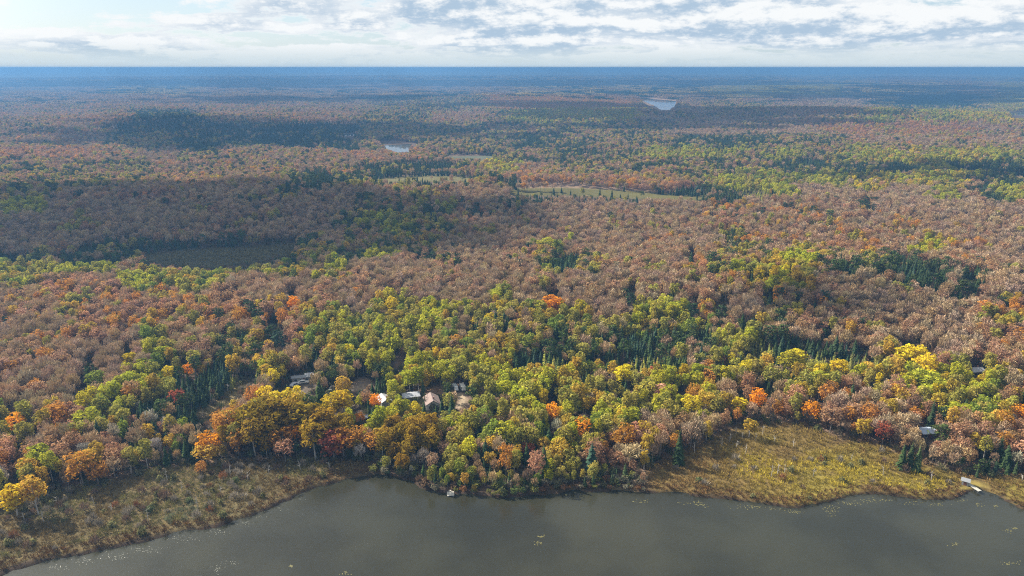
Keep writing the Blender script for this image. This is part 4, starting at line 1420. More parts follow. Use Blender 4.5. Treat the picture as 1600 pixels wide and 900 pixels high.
def build_marsh_things():
    R = random.Random(77)
    x, y, z = stand_points([MARSH_L, MARSH_R, GLADE], 2.6, 0.5, 161)
    order = sorted(range(len(x)), key=lambda i: math.hypot(x[i], y[i]) / (0.8 + 0.6 * ((i * 7919) % 100) / 100))
    rest = []
    names = {0: 'grey', 1: 'brown', 2: 'olive', 3: 'rusty', 4: 'green'}
    for q, i in enumerate(order):
        u, v = project(x[i], y[i], z[i] + 1)
        s = 0.8 + 0.6 * ((i * 7919) % 100) / 100
        c = R.choices(range(5), (42, 20, 24, 8, 4))[0]
        pick = R.randrange(3, 6) if c in (0, 1, 3) else R.randrange(0, 3)
        t = R.uniform(.8, 1.2)
        col = tuple(w * t for w in ((0.250, 0.215, 0.165), (0.18, 0.12, 0.08), (0.155, 0.150, 0.060), (0.24, 0.115, 0.05), (0.115, 0.135, 0.055))[c])
        if 3 < u < 1597 and v < 897 and len(BUSH_OBJ) < 240:
            root = empty('marsh_shrub', (x[i], y[i], z[i]), R.uniform(0, 6.28))
            root.scale = (s, s, s * R.uniform(.8, 1.25))
            cr = bpy.data.objects.new('foliage', BUSH[pick])
            cr['tint'] = col
            st = bpy.data.objects.new('stem', SHRUB_STEM)
            for o in (cr, st):
                o.parent = root
                COL.objects.link(o)
            BUSH_OBJ.append((root, u, v, names[c], s))
        else:
            rest.append((x[i], y[i], z[i], pick, R.uniform(0, 6.28), (s, s, s), col))
    scatter('marsh_scrub', rest, BUSH)
    # bleached dead trunks
    for px in [(232, 815), (175, 800), (205, 742), (262, 752), (148, 790), (310, 796), (345, 770), (128, 760), (420, 742), (470, 735), (92, 792), (68, 815), (38, 812), (388, 752), (515, 735), (285, 770), (360, 745),
               (1030, 715), (1060, 712), (1085, 708), (1150, 680), (1160, 684), (1170, 678), (1180, 690), (1150, 700), (1140, 692), (1192, 680), (1210, 690), (1128, 700), (1165, 710), (1215, 740), (1225, 742), (1205, 745), (1270, 745), (1240, 700),
               (1330, 720), (1380, 742), (1455, 752), (1586, 742), (1597, 752), (300, 640), (330, 628), (356, 612)]:
        xx, yy, zz = unproject(*px)
        h = R.uniform(2.2, 4.6)
        root = empty('dead_tree', (xx, yy, zz), R.uniform(0, 6.28))
        b = MB()
        tip = Vector((R.uniform(-.4, .4), R.uniform(-.4, .4), h))
        b.tube((0, 0, -0.3), tip * 0.5, 0.11, 0.085, 5)
        b.tube(tip * 0.5, tip, 0.085, 0.03, 5)
        b.build('trunk', M_DEAD, root)
        m = MB()
        for k in range(7):
            a = R.uniform(0, 6.28)
            p = tip * R.uniform(0.35, 0.92)
            ln = R.uniform(0.5, 1.2)
            m.tube(p, p + Vector((math.cos(a) * ln, math.sin(a) * ln, ln * R.uniform(.2, .9))), 0.035, 0.012, 3)
        m.build('branches', M_DEAD, root)
        SNAG_OBJ.append((root, px[0], px[1], h))


M_DEAD = plain('bleached_wood', (0.42, 0.39, 0.35), 0.9)
SHRUB_STEM = bpy.data.meshes.new('shrub_stem')
_b = MB()
for _k in range(4):
    _a = _k * 1.6
    _b.tube((0, 0, -0.2), (math.cos(_a) * .4, math.sin(_a) * .4, 1.1), 0.05, 0.02, 4)
SHRUB_STEM.from_pydata(_b.v, [], _b.f)
SHRUB_STEM.materials.append(M_BARK)
build_marsh_things()


def build_willows():
    """round shore bushes leaning over the bank between the lake and the lot"""
    R = random.Random(52)
    for q in range(4):
        v, f, sh = leafy_crown(800 + q, 4.4, 3.4, 0.2, 11, 26, 0.36, 0.0, squash=0.8)
        WILLOW.append(finish_tree_mesh('willow_crown', v, f, sh, M_LEAF))
    u = 588.0
    while u < 1016:
        vb = float(np.interp(u, [p[0] for p in SHORE], [p[1] for p in SHORE]))
        for row in range(3):
            if R.random() < (0.25 if row else 0.12):
                continue
            uu, vv = u + R.uniform(-5, 5), vb - 5 - row * 9 - R.uniform(0, 3)
            if abs(uu - 703) < 9 and row < 2:
                continue
            x, y, z = unproject(uu, vv)
            if poly_sdf(np.array([x]), np.array([y]), LAKE)[0] < 0.8:
                continue
            c = R.choices(('olive', 'green', 'grey', 'rusty'), (50, 22, 22, 6))[0]
            if u > 840:
                c = R.choices(('olive', 'green', 'grey', 'rusty'), (20, 8, 50, 22))[0]
            s = R.uniform(0.55, 1.05) * (0.7 if row == 0 else 1.0) * (0.75 if u > 840 else 1)
            root = empty('willow_shrub', (x, y, z), R.uniform(0, 6.28))
            root.scale = (s, s, s * R.uniform(.8, 1.1))
            cr = bpy.data.objects.new('foliage', R.choice(WILLOW))
            t = R.uniform(.8, 1.15)
            cr['tint'] = tuple(w * t for w in {'olive': (.19, .19, .05), 'green': (.10, .13, .04), 'grey': (.22, .20, .13), 'rusty': (.27, .14, .06)}[c])
            st = bpy.data.objects.new('stem', SHRUB_STEM)
            for o in (cr, st):
                o.parent = root
                COL.objects.link(o)
            WILLOW_OBJ.append((root, uu, vv - 6, c, s * 1.3))
        u += R.uniform(9, 15)


WILLOW, WILLOW_OBJ = [], []
build_willows()


def build_lily_pads():
    R = random.Random(12)
    gl = plain('pad_leaf', (0.15, 0.135, 0.045), 0.4)
    pale = plain('pad_leaf_glint', (0.20, 0.20, 0.16), 0.22)  # left bank pads: the sun's glint is put into a paler leaf colour

    def patch(name, spots, mat, n_per, rmin, rmax):
        v, f = [], []
        for u, vv, ru, rv in spots:
            cx, cy_ = flat_unproject(u, vv)
            d = math.hypot(cx, cy_)
            for k in range(int(n_per * max(1, ru * rv / 40))):
                a, q = R.uniform(0, 6.28), R.random() ** 0.6 * R.uniform(.6, 1.35)
                x, y = flat_unproject(u + math.cos(a) * ru * q, vv + math.sin(a) * rv * q)
                if poly_sdf(np.array([x]), np.array([y]), LAKE)[0] > -0.8:
                    continue
                r = R.uniform(rmin, rmax)
                o = len(v)
                z = 0.012 + R.uniform(0, .02)
                t0 = R.uniform(0, 6.28)
                v += [(x, y, z)] + [(x + math.cos(t0 + j * 0.785) * r, y + math.sin(t0 + j * 0.785) * r, z + R.uniform(0, .02)) for j in range(8)]
                f += [(o, o + 1 + j, o + 2 + j) for j in range(7)]
        ob = mesh_obj(name, v, f, mat)
        tag(ob, kind='stuff')
    patch('lily_pads', [(1080, 786, 22, 4), (1170, 793, 26, 4), (1215, 795, 14, 3), (1240, 799, 18, 4), (1298, 796, 14, 10), (1330, 786, 20, 4), (1360, 782, 16, 4), (1385, 782, 14, 3), (1425, 786, 16, 3), (1465, 788, 20, 3),
                        (1500, 782, 10, 3), (1530, 789, 10, 3), (1556, 791, 4, 3), (1575, 830, 8, 4), (1585, 826, 4, 2), (840, 848, 10, 3), (846, 838, 6, 2), (1490, 850, 10, 3), (1580, 880, 14, 4), (1100, 790, 10, 3), (540, 896, 10, 3), (455, 885, 4, 2), (1000, 783, 12, 3), (880, 773, 12, 2)],
          gl, 17, 0.06, 0.2)
    patch('glint_lily_pads', [(405, 808, 12, 4), (340, 832, 20, 6), (290, 842, 26, 6), (230, 858, 30, 6), (180, 870, 24, 7), (130, 876, 24, 6), (90, 888, 18, 6), (380, 818, 18, 5), (440, 793, 14, 4), (470, 780, 10, 3), (340, 888, 12, 10), (365, 880, 12, 4)],
          pale, 11, 0.05, 0.14)


build_lily_pads()

# ------------------------------------------------------------------ cabins, sheds, vehicles, docks
M_WHITE = plain('white_siding', (0.50, 0.49, 0.46), 0.8, noise=0.06)
M_ROOFPINK = plain('faded_red_shingle', (0.20, 0.145, 0.125), 0.85, noise=0.3, scale=1.2)
M_ROOFWHITE = plain('white_metal_roof', (0.30, 0.31, 0.33), 0.85, noise=0.35, scale=0.8)
M_ROOFBLUE = plain('pale_blue_metal_roof', (0.30, 0.36, 0.44), 0.8, noise=0.1)
M_LOG = plain('dark_wood_wall', (0.10, 0.065, 0.045), 0.85)
M_GREYWALL = plain('grey_board_wall', (0.26, 0.26, 0.25), 0.8)
M_GREYROOF = plain('grey_roof', (0.20, 0.21, 0.22), 0.9, noise=0.3)
M_TRIM = plain('trim_paint', (0.62, 0.61, 0.58), 0.6, noise=0.05)
M_GLASS = plain('window_glass', (0.03, 0.04, 0.05), 0.08, noise=0.3)
M_DOOR = plain('door_paint', (0.16, 0.07, 0.05), 0.5)
M_BRICK = plain('chimney_brick', (0.25, 0.13, 0.10), 0.9)
M_RUBBER = plain('tyre_rubber', (0.025, 0.025, 0.025), 0.9)
M_PLANK = plain('weathered_planks', (0.50, 0.46, 0.38), 0.85)
M_PALEPLANK = plain('pale_planks', (0.38, 0.36, 0.31), 0.9, noise=0.35, scale=1.5)
M_STEEL = plain('galvanised_steel', (0.5, 0.5, 0.5), 0.4, 0.8)
M_SILVER = plain('silver_paint', (0.55, 0.57, 0.60), 0.3, 0.3)
M_DARKPAINT = plain('dark_blue_paint', (0.03, 0.04, 0.07), 0.3)


def house(name, px, rz, L, D, wh, rh, wall_m, roof_m, label, cat, windows=((-.3, 'f'), (.3, 'f'), (0, 'g')), door_x=0.0, chimney=True, mono=False, lift=0.0):
    """gabled house: ridge along x, front at -y; windows as (position, side)"""
    x, y, z = unproject(*px)
    root = empty(name, (x, y, z + lift), rz)
    tag(root, label, cat)
    h, d = L * 0.5, D * 0.5
    prof = [(-d, -0.6), (d, -0.6), (d, wh)] + ([(-d, wh + rh)] if mono else [(0, wh + rh), (-d, wh)])
    MB().prism(prof, -h, h).build('wall', wall_m, root)
    ov, th = 0.35, 0.12
    rb = MB()
    if mono:
        sl = rh / D
        rb.prism([(-d - ov, wh + rh + ov * sl + 0.01), (d + ov, wh - ov * sl + 0.01), (d + ov, wh - ov * sl + th), (-d - ov, wh + rh + ov * sl + th)], -h - ov, h + ov)
    else:
        sl = rh / d
        for sg in (-1, 1):
            rb.prism([(sg * (d + ov), wh - ov * sl + 0.01), (0, wh + rh + 0.01), (0, wh + rh + th), (sg * (d + ov), wh - ov * sl + th)], -h - ov, h + ov)
    roof = rb.build('roof', roof_m, root)
    if chimney:
        c = MB().box(h * .35, h * .35 + .5, 0.25, 0.75, wh + rh * .4, wh + rh + 0.6)
        c.build('chimney', M_BRICK, roof)
    for px_, side in windows:
        fr, pn = MB(), MB()
        w, hh, z0 = 0.55, 0.5, wh * 0.58
        if side == 'f':
            xx = px_ * L
            fr.box(xx - w - .08, xx + w + .08, -d - .05, -d + .02, z0 - hh - .08, z0 + hh + .08)
            pn.box(xx - w, xx + w, -d - .07, -d - .03, z0 - hh, z0 + hh)
        else:
            sg = -1 if side == 'g' else 1
            yy = px_ * D
            fr.box(min(sg * h - .02, sg * (h + .05)), max(sg * h - .02, sg * (h + .05)), yy - w - .08, yy + w + .08, z0 - hh - .08, z0 + hh + .08)
            pn.box(min(sg * (h + .03), sg * (h + .07)), max(sg * (h + .03), sg * (h + .07)), yy - w, yy + w, z0 - hh, z0 + hh)
        f_ = fr.build('window', M_TRIM, root)
        pn.build('pane', M_GLASS, f_)
    if door_x is not None:
        xx = door_x * L
        dr = MB().box(xx - .45, xx + .45, -d - .06, -d + .02, 0.0, 2.0 if wh > 2.05 else wh - .15).build('door', M_DOOR, root)
        MB().box(xx + .3, xx + .38, -d - .1, -d - .05, 0.95, 1.05).build('handle', M_STEEL, dr)
    return root


def vehicle(name, px, rz, body_m, label, cat, van=False):
    """simple car, truck or van: nose at +x"""
    x, y, z = unproject(*px)
    root = empty(name, (x, y, z), rz)
    tag(root, label, cat)
    if van:
        prof = [(-2.4, .45), (2.4, .45), (2.45, 1.1), (1.9, 1.25), (1.5, 2.0), (1.2, 2.1), (-2.4, 2.1)]
        glass = [(1.56, 1.99), (1.96, 1.3), (1.2, 1.3), (1.2, 1.95)]
    else:
        prof = [(-2.2, .4), (2.2, .4), (2.25, .85), (1.1, 1.0), (.5, 1.5), (-1.1, 1.5), (-1.7, 1.0), (-2.2, .95)]
        glass = [(1.06, 1.02), (.5, 1.46), (-1.05, 1.46), (-1.6, 1.02)]
    n = len(prof)
    b = MB()
    vs = [(a, -.88, c) for a, c in prof] + [(a, .88, c) for a, c in prof]
    b.add(vs, [(i, n + i, n + (i + 1) % n, (i + 1) % n) for i in range(n)] + [tuple(range(n)), tuple(range(n, 2 * n))[::-1]])
    b.build('body', body_m, root)
    m = len(glass)
    for sg in (-1, 1):
        g = MB()
        y0, y1 = sorted((sg * .875, sg * .9))
        g.add([(a, y0, c) for a, c in glass] + [(a, y1, c) for a, c in glass],
              [(i, m + i, m + (i + 1) % m, (i + 1) % m) for i in range(m)] + [tuple(range(m)), tuple(range(m, 2 * m))[::-1]])
        g.build('window', M_GLASS, root)
    for sx in (-1.4, 1.4):
        for sy in (-.82, .82):
            w = MB().tube((sx, sy - .1, .34), (sx, sy + .1, .34), .34, .34, 12).build('wheel', M_RUBBER, root)
            MB().tube((sx, sy - .105, .34), (sx, sy + .105, .34), .18, .18, 8).build('rim', M_STEEL, w)
    for sy in (-.6, .6):
        hz = 0.75
        MB().box(2.22 if not van else 2.42, 2.28 if not van else 2.48, sy - .16, sy + .16, hz - .08, hz + .08).build('headlight', M_TRIM, root)
    return root


house('cottage', (675, 634), rad(-76), 7.6, 5.6, 2.3, 1.7, M_WHITE, M_ROOFPINK, 'white gabled cottage with faded pink brown roof between the dark spruce and the bare yard', 'house', ((-.28, 'f'), (.28, 'f'), (.22, 'h'), (-.22, 'h'), (.2, 'g'), (-.2, 'g')), 0.0)
house('low_cabin', (642, 624), rad(16), 6.5, 4.6, 2.1, 0.7, M_GREYWALL, M_ROOFWHITE, 'low grey cabin with white metal roof left of the pink roofed cottage', 'house', ((-.28, 'f'), (.28, 'f'), (0, 'g')), 0.05, False)
house('woods_cabin', (601, 631), rad(-60), 6.0, 4.4, 2.2, 1.1, M_GREYWALL, M_ROOFWHITE, 'small cabin with white roof right beside the vivid orange round tree', 'house', ((-.25, 'f'), (.25, 'f'), (0, 'g')), 0.0, True)
house('lakeside_cabin', (1446, 681), rad(8), 5.6, 4.6, 2.2, 0.7, M_LOG, M_ROOFBLUE, 'dark walled cabin with pale blue metal roof among leafless trees behind the right marsh', 'house', ((-.3, 'f'), (.3, 'f'), (0, 'h')), 0.0, False, mono=False)
house('hillside_cabin', (1523, 585), rad(10), 5.6, 4.2, 2.2, 1.0, M_LOG, M_ROOFWHITE, 'little cabin with white roof high on the wooded slope at far right', 'house', ((-.28, 'f'), (.28, 'f')), 0.0, True)
house('garden_shed', (569, 658), rad(10), 2.4, 2.0, 1.9, 0.6, M_WHITE, M_ROOFWHITE, 'tiny white shed beside the small orange maple below the cabins', 'shed', ((0.28, 'f'),), -0.15, False)
house('boat_shed', (1508, 757), rad(-38), 2.0, 1.7, 1.7, 0.55, M_GREYWALL, M_GREYROOF, 'small grey shed on the yellow lawn at the head of the long white dock', 'shed', ((0.28, 'g'),), 0.0, False)
house('long_trailer', (471, 596), rad(14), 7.6, 2.5, 2.3, 0.25, M_GREYWALL, M_GREYROOF, 'long grey trailer home at the clearing edge left of the cabins', 'trailer', ((-.3, 'f'), (0, 'f'), (.3, 'f')), 0.15, False)
house('box_trailer', (484, 592), rad(14), 3.2, 2.3, 2.3, 0.2, M_WHITE, M_ROOFWHITE, 'white box trailer at the right end of the long grey trailer', 'trailer', ((0, 'f'),), None, False)
vehicle('parked_car', (474, 599), rad(12), M_WHITE, 'white car parked in front of the long grey trailer', 'car')
vehicle('parked_car', (461, 603), rad(50), M_SILVER, 'silver grey car parked left of the white car by the trailers', 'car')
vehicle('parked_car', (520, 609), rad(80), M_WHITE, 'pale car alone among trees between the trailers and the sandy clearing', 'car')
vehicle('parked_van', (711, 609), rad(-70), M_SILVER, 'silver van parked left of the white van beyond the cottage yard', 'van', True)
vehicle('parked_van', (723, 609), rad(-72), M_WHITE, 'white van parked at the right end of the cottage yard', 'van', True)


def planks(root, p0, p1, width, n, mat, z):
    """n boards laid across a walkway from p0 to p1 (local), each a part of its own; boards share one mesh"""
    p0, p1 = Vector(p0), Vector(p1)
    d = p1 - p0
    step = d.length / n
    me = None
    ang = math.atan2(d.y, d.x)
    for k in range(n):
        if me is None:
            o = MB().box(-step * .46, step * .46, -width * .5, width * .5, -0.03, 0.03).build('plank', mat, root)
            me = o.data
        else:
            o = bpy.data.objects.new('plank', me)
            o.parent = root
            COL.objects.link(o)
        c = p0 + d * ((k + .5) / n)
        o.location = (c.x, c.y, z + RND.uniform(-.006, .006))
        o.rotation_euler = (0, 0, ang + RND.uniform(-.01, .01))


def build_docks():
    # swimming raft with its gangway
    x, y = flat_unproject(704, 771.5, 0.3)
    root = empty('floating_raft', (x, y, 0.0), rad(6))
    tag(root, 'small square pale raft on the water at the shore below the cottage', 'raft')
    planks(root, (-1.15, 0, 0), (1.15, 0, 0), 2.3, 8, M_PALEPLANK, 0.36)
    for sx in (-.8, .8):
        MB().tube((sx, -1.05, 0.05), (sx, 1.05, 0.05), .24, .24, 10).build('float', M_STEEL, root)
    MB().box(-1.1, 1.1, -1.1, -1.02, .16, .325).box(-1.1, 1.1, 1.02, 1.1, .16, .325).build('frame', M_PLANK, root)
    g = empty('gangway', (x - .2, y + 1.25, 0.42), rad(100))
    tag(g, 'narrow plank gangway running from the bank to the small square raft', 'gangway')
    planks(g, (0, 0, 0), (4.6, 0.5, 0), 0.8, 10, M_PLANK, 0.03)
    MB().box(0, 4.6, -.34, -.26, -.12, -.01).box(0, 4.6, .32, .40, -.12, -.01).build('beam', M_PLANK, g)
    # long white dock at the right
    x0, y0 = flat_unproject(1513, 757, 0.6)
    x1, y1 = flat_unproject(1531, 768.5, 0.6)
    ln = math.hypot(x1 - x0, y1 - y0)
    d = empty('white_dock', (x0, y0, 0), math.atan2(y1 - y0, x1 - x0))
    tag(d, 'long white dock reaching from the yellow lawn into the lake at right', 'dock')
    planks(d, (0, 0, 0), (ln, 0, 0), 1.3, 22, M_PALEPLANK, 0.92)
    MB().box(0, ln, -.55, -.45, .74, .885).box(0, ln, .45, .55, .74, .885).build('beam', M_PLANK, d)
    for k in range(4):
        for sy in (-.5, .5):
            MB().tube((ln * (.1 + .27 * k), sy, -1.2), (ln * (.1 + .27 * k), sy, .735), .06, .06, 6).build('post', M_STEEL, d)


build_docks()


# ------------------------------------------------------------------ labels for the trees: look, place, neighbours
SHORT = {'lime green': 'lime', 'olive green': 'olive', 'bright yellow': 'yellow', 'golden yellow': 'golden', 'amber': 'amber', 'mid green': 'green', 'orange': 'orange', 'rust brown': 'rust',
         'brick red': 'red', 'salmon pink': 'salmon', 'bright orange': 'vivid orange', 'grey brown': 'brownish', 'mauve grey': 'mauve', 'tan': 'tan', 'silver grey': 'silvery', 'dark green': 'dark', 'blue green': 'bluish',
         'deep green': 'green', 'yellow green': 'yellowish', 'dull olive': 'olive'}
PLACES = [((704, 770), 45, 'by the raft'), ((674, 628), 40, 'by the cottage'), ((642, 622), 26, 'by the low cabin'), ((600, 628), 26, 'by the woods cabin'), ((474, 595), 36, 'by the trailers'),
          ((1446, 676), 45, 'near blue roofed cabin'), ((1518, 760), 50, 'by the white dock'), ((1523, 581), 45, 'by the hillside cabin'), ((717, 606), 28, 'by the vans'), ((568, 656), 24, 'by the white shed'),
          ((563, 598), 30, 'by the sandy clearing'), ((345, 625), 70, 'beside the narrow glade')]
ZONES = [((0, 690, 330, 900), 'beside the left marsh'), ((330, 600, 560, 740), 'above the left marsh'), ((560, 700, 1020, 800), 'along the lake shore'), ((1010, 640, 1330, 800), 'behind the right marsh'), ((1330, 640, 1601, 800), 'by the right shore'),
         ((0, 560, 300, 690), 'on the left slope'), ((300, 480, 640, 600), 'in the left woods'), ((640, 480, 1010, 580), 'in the middle woods'), ((560, 580, 1010, 700), 'in the lot centre'), ((1010, 480, 1330, 640), 'in the right woods'),
         ((1330, 480, 1601, 640), 'at far right'), ((0, 420, 400, 560), 'on the upper left slope'), ((400, 400, 800, 480), 'beyond the middle woods'), ((800, 400, 1200, 480), 'on the brown hillside'), ((1200, 380, 1601, 480), 'on the upper right slope')]


def place_of(u, v):
    best = None
    for (a, b), r, ph in PLACES:
        d = math.hypot(u - a, (v - b) * 1.3)
        if d < r and (best is None or d < best[0]):
            best = (d, ph)
    if best:
        return best[1]
    for (a, b, c, d), ph in ZONES:
        if a <= u < c and b <= v < d:
            return ph
    for b, ph in ((240, 'on the hazy far hills'), (300, 'beyond the distant field'), (345, 'on the back ridge'), (385, 'behind the grey bog'), (425, 'by the grey bog')):
        if v < b:
            return ('left, ' if u < 530 else 'right, ' if u > 1060 else 'centre, ') + ph
    return 'in the far woods'


ORD = ['', 'second', 'third', 'fourth', 'fifth', 'sixth', 'seventh', 'eighth', 'ninth', 'tenth', 'eleventh', 'twelfth']


def ranked(form, n, forms, pu):
    """place among the look-alikes, counted from the nearer side of the picture"""
    same = sorted((k for k in range(len(forms)) if form in forms[k]), key=lambda k: pu[k])
    r = same.index(n)
    m = len(same) - 1 - r
    side, q = ('left', r) if r <= m else ('right', m)
    if q >= len(ORD):
        return form
    return '%s, %s' % (form, side + 'most of these' if q == 0 else '%s of these from %s' % (ORD[q], side))


def label_trees():
    info = []
    for root, i, kd, tn in TREE_OBJ:
        t = TREES[i]
        h = PROTO[kd][t[4]][2] * t[6]
        u, v = project(t[0], t[1], t[2] + h * .55)
        info.append((root, float(u), float(v), SHORT[tn], 'bare tree' if kd == 'bare' else WORDS[kd], h, kd, tn))
    pu = np.array([q[1] for q in info])
    pv = np.array([q[2] for q in info])
    means = {k: np.mean([q[5] for q in info if q[6] == k]) for k in KINDS}
    used = {}
    forms = []
    for n, (root, u, v, sh, wd, h, kd, tn) in enumerate(info):
        size = 'tall' if h > means[kd] * 1.12 else 'small' if h < means[kd] * 0.86 else ''
        pl = place_of(u, v)
        dx, dy = pu - u, pv - v

        def nb(mask, key):
            idx = np.where(mask)[0]
            if not len(idx):
                return None
            j = idx[np.argmin(key[idx])]
            return '%s %s' % (info[j][3], info[j][4])
        dist = np.hypot(dx, dy)
        lf = nb((dx < -4) & (np.abs(dy) < 12) & (dist < 60), dist)
        rt = nb((dx > 4) & (np.abs(dy) < 12) & (dist < 60), dist)
        fr = nb((dy > 5) & (np.abs(dx) < 14) & (dist < 50), dist)
        bk = nb((dy < -5) & (np.abs(dx) < 14) & (dist < 50), dist)
        base = ' '.join(w for w in (size, sh, wd, pl) if w)
        look = 'leafless ' if kd == 'bare' else ''
        fs = [base]
        for a, b, p, q in ((lf, rt, 'right of %s', 'left of %s'), (bk, fr, 'in front of %s', 'behind %s')):
            if a:
                fs.append(base + ' ' + p % a)
            if b:
                fs.append(base + ' ' + q % b)
            if a and b:
                fs.append(base + (', between %s and %s' % (a, b)))
        if lf and bk:
            fs.append(base + ', right of %s, before %s' % (lf, bk))
        if rt and bk:
            fs.append(base + ', left of %s, before %s' % (rt, bk))
        if rt and fr:
            fs.append(base + ', left of %s, behind %s' % (rt, fr))
        if lf and fr:
            fs.append(base + ', right of %s, behind %s' % (lf, fr))
        fs = [f for f in fs if 4 <= len(f.split()) <= 16]
        forms.append(fs or [(base + ' in the wood').strip()])
    count = {}
    for fs in forms:
        for f in set(fs):
            count[f] = count.get(f, 0) + 1
    groups = {'poplar': 'poplars of the lakeside woods', 'maple': 'autumn maples of the woods', 'bare': 'leafless trees of the woods', 'spruce': 'spruces of the woods', 'pine': 'pines of the woods', 'larch': 'young larches of the woods'}
    shared = 0
    for nq, ((root, u, v, sh, wd, h, kd, tn), fs) in enumerate(zip(info, forms)):
        uniq = [f for f in fs if count[f] == 1]
        lb = uniq[0] if uniq else None
        if lb is None:
            shared += 1
            short = [f for f in fs if len(f.split()) <= 11] or fs[:1]
            lb = ranked(min(short, key=lambda g: count[g]), nq, forms, pu)
        tag(root, lb, 'tree', groups[kd])
    print('labels shared:', shared, 'of', len(info))


ART = {'grey': 'a grey', 'brown': 'a brown', 'olive': 'an olive', 'rusty': 'a rusty', 'green': 'a green'}


def label_marsh():
    for objs, cat, grp in ((BUSH_OBJ, 'shrub', 'shrubs of the marsh'), (WILLOW_OBJ, 'shrub', 'round bushes along the shore'), (SNAG_OBJ, 'dead tree', 'dead trunks in the marsh')):
        pu, pv = np.array([q[1] for q in objs]), np.array([q[2] for q in objs])
        marks = [((232, 815), 'left marsh'), ((0, 850), 'far left bank'), ((1240, 720), 'right marsh'), ((1420, 750), 'golden marsh'), ((345, 625), 'narrow glade'), ((470, 740), 'left marsh tip'), ((1050, 745), 'right marsh corner'), ((1590, 780), 'bank right of the dock'), ((640, 745), 'shore left of the raft'), ((740, 765), 'shore right of the raft'), ((850, 762), 'middle of the shore'), ((960, 765), 'shore near the right marsh')]
        forms = []
        for n, q in enumerate(objs):
            u, v = q[1], q[2]
            where = min(marks, key=lambda m: math.hypot(u - m[0][0], v - m[0][1]))[1]
            if cat == 'shrub':
                size = 'large ' if q[4] > 1.15 else 'small ' if q[4] < 0.95 else ''
                base = '%s%s %s the %s' % (size, q[3], 'round bush on' if objs is WILLOW_OBJ else 'shrub in', where)
            else:
                base = '%s bleached dead trunk in the %s' % ('tall' if q[3] > 3.4 else 'short', where)
            fs = [base]
            d = np.hypot(pu - u, pv - v)
            d[n] = 1e9
            j = int(np.argmin(d))
            rel = 'right of' if pu[j] < u - 3 else 'left of' if pu[j] > u + 3 else 'in front of' if pv[j] < v else 'behind'
            if cat == 'shrub':
                fs.append(base + ', %s %s one' % (rel, ART[objs[j][3]]))
                d[j] = 1e9
                k = int(np.argmin(d))
                rel2 = 'right of' if pu[k] < u - 3 else 'left of' if pu[k] > u + 3 else 'before' if pv[k] < v else 'behind'
                fs.append(base + ', %s %s, %s %s one' % (rel, ART[objs[j][3]], rel2, ART[objs[k][3]]))
            edge = poly_sdf(np.array([q[0].location.x]), np.array([q[0].location.y]), LAKE)[0]
            fs.append(base + (', close to the water' if edge < 9 else ', well back from the water'))
            forms.append([f for f in fs if len(f.split()) <= 16] or [base])
        count = {}
        for fs in forms:
            for f in set(fs):
                count[f] = count.get(f, 0) + 1
        for n, (q, fs) in enumerate(zip(objs, forms)):
            uniq = [f for f in fs if count[f] == 1]
            if not uniq:
                f = min([g for g in fs if len(g.split()) <= 11] or fs[:1], key=lambda g: count[g])
                uniq = [ranked(f, n, forms, pu)]
            tag(q[0], uniq[0], cat, grp)


label_trees()
label_marsh()


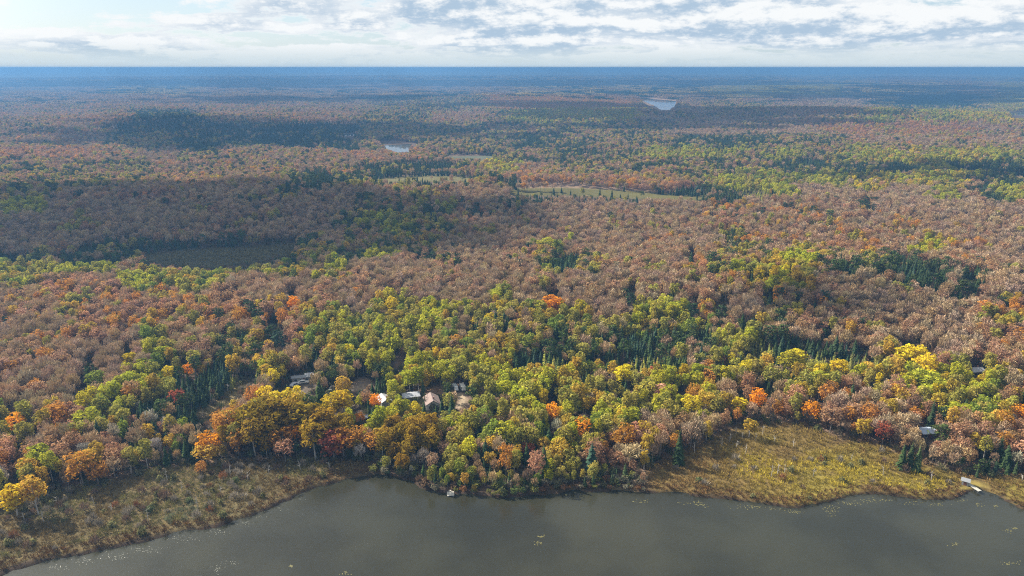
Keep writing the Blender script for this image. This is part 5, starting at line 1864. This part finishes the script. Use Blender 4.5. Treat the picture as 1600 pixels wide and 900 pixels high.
# ------------------------------------------------------------------ clouds whose shadows lie on the land
def build_clouds():
    m, nt = new_mat('cloud_vapour')
    out = nn(nt, 'ShaderNodeOutputMaterial')
    d, t, tr = nn(nt, 'ShaderNodeBsdfDiffuse'), nn(nt, 'ShaderNodeBsdfTranslucent'), nn(nt, 'ShaderNodeBsdfTransparent')
    for q in (d, t):
        q.inputs[0].default_value = (0.9, 0.9, 0.92, 1)
    a, b = nn(nt, 'ShaderNodeMixShader'), nn(nt, 'ShaderNodeMixShader')
    a.inputs[0].default_value = 0.5
    b.inputs[0].default_value = 0.72
    nt.links.new(d.outputs[0], a.inputs[1])
    nt.links.new(t.outputs[0], a.inputs[2])
    nt.links.new(tr.outputs[0], b.inputs[1])
    nt.links.new(a.outputs[0], b.inputs[2])
    nt.links.new(b.outputs[0], out.inputs[0])
    R = random.Random(21)
    ph = (1 + 5 ** .5) / 2
    iv = [Vector(p).normalized() for p in ((-1, ph, 0), (1, ph, 0), (-1, -ph, 0), (1, -ph, 0), (0, -1, ph), (0, 1, ph), (0, -1, -ph), (0, 1, -ph), (ph, 0, -1), (ph, 0, 1), (-ph, 0, -1), (-ph, 0, 1))]
    ifc = [(0, 11, 5), (0, 5, 1), (0, 1, 7), (0, 7, 10), (0, 10, 11), (1, 5, 9), (5, 11, 4), (11, 10, 2), (10, 7, 6), (7, 1, 8), (3, 9, 4), (3, 4, 2), (3, 2, 6), (3, 6, 8), (3, 8, 9), (4, 9, 5), (2, 4, 11), (6, 2, 10), (8, 6, 7), (9, 8, 1)]
    v, f = [], []
    # shaded ground: (pixel of its middle, half width along the view's right, half depth away from the camera) in metres
    for px, rx, ry, n in (((230, 350), 330, 130, 130), ((560, 345), 90, 60, 30), ((330, 212), 330, 260, 90), ((520, 205), 200, 200, 50), ((1080, 190), 420, 330, 110), ((900, 170), 500, 330, 90),
                          ((1380, 150), 900, 700, 90), ((1360, 490), 75, 26, 30), ((300, 130), 2200, 1500, 90), ((930, 130), 1800, 1200, 80), ((500, 425), 60, 30, 16), ((690, 207), 250, 150, 50), ((440, 157), 520, 380, 70), ((1540, 140), 700, 800, 60), ((1560, 270), 160, 90, 30), ((1350, 282), 120, 40, 22)):
        gx, gy = flat_unproject(px[0], px[1], 8)
        A = 1300.0
        cx, cy_ = gx + SUNV.x / SUNV.z * A, gy + SUNV.y / SUNV.z * A
        s0 = 0.30 * (rx * ry) ** 0.5
        for k in range(n):
            a_, q = R.uniform(0, 6.283), R.random() ** 0.6 * 1.08
            x, y = cx + math.cos(a_) * rx * q, cy_ + math.sin(a_) * ry * q
            s = s0 * R.uniform(0.45, 1.0) * (1.25 - 0.75 * q)
            z = A + R.uniform(0, 0.5) * s0
            o = len(v)
            for p in iv:
                j = R.uniform(.85, 1.15)
                v.append((x + p.x * s * 1.25 * j, y + p.y * s * j, z + p.z * s * 0.55 * j))
            f += [tuple(i + o for i in t_) for t_ in ifc]
    o = mesh_obj('cloud_bank', v, f, m, smooth=True)
    tag(o, kind='stuff')


build_clouds()


# ------------------------------------------------------------------ haze
def build_haze():
    m, nt = new_mat('haze')
    out = nn(nt, 'ShaderNodeOutputMaterial')
    pv = nn(nt, 'ShaderNodeVolumePrincipled')
    pv.inputs['Color'].default_value = (0.112, 0.265, 0.51, 1)
    pv.inputs['Density'].default_value = 0.00023
    pv.inputs['Anisotropy'].default_value = 0.2
    nt.links.new(pv.outputs[0], out.inputs['Volume'])
    b = MB().box(-44000, 44000, -44000, 44000, -4.0, 134.0)
    o = b.build('haze', m)
    tag(o, kind='stuff')


build_haze()
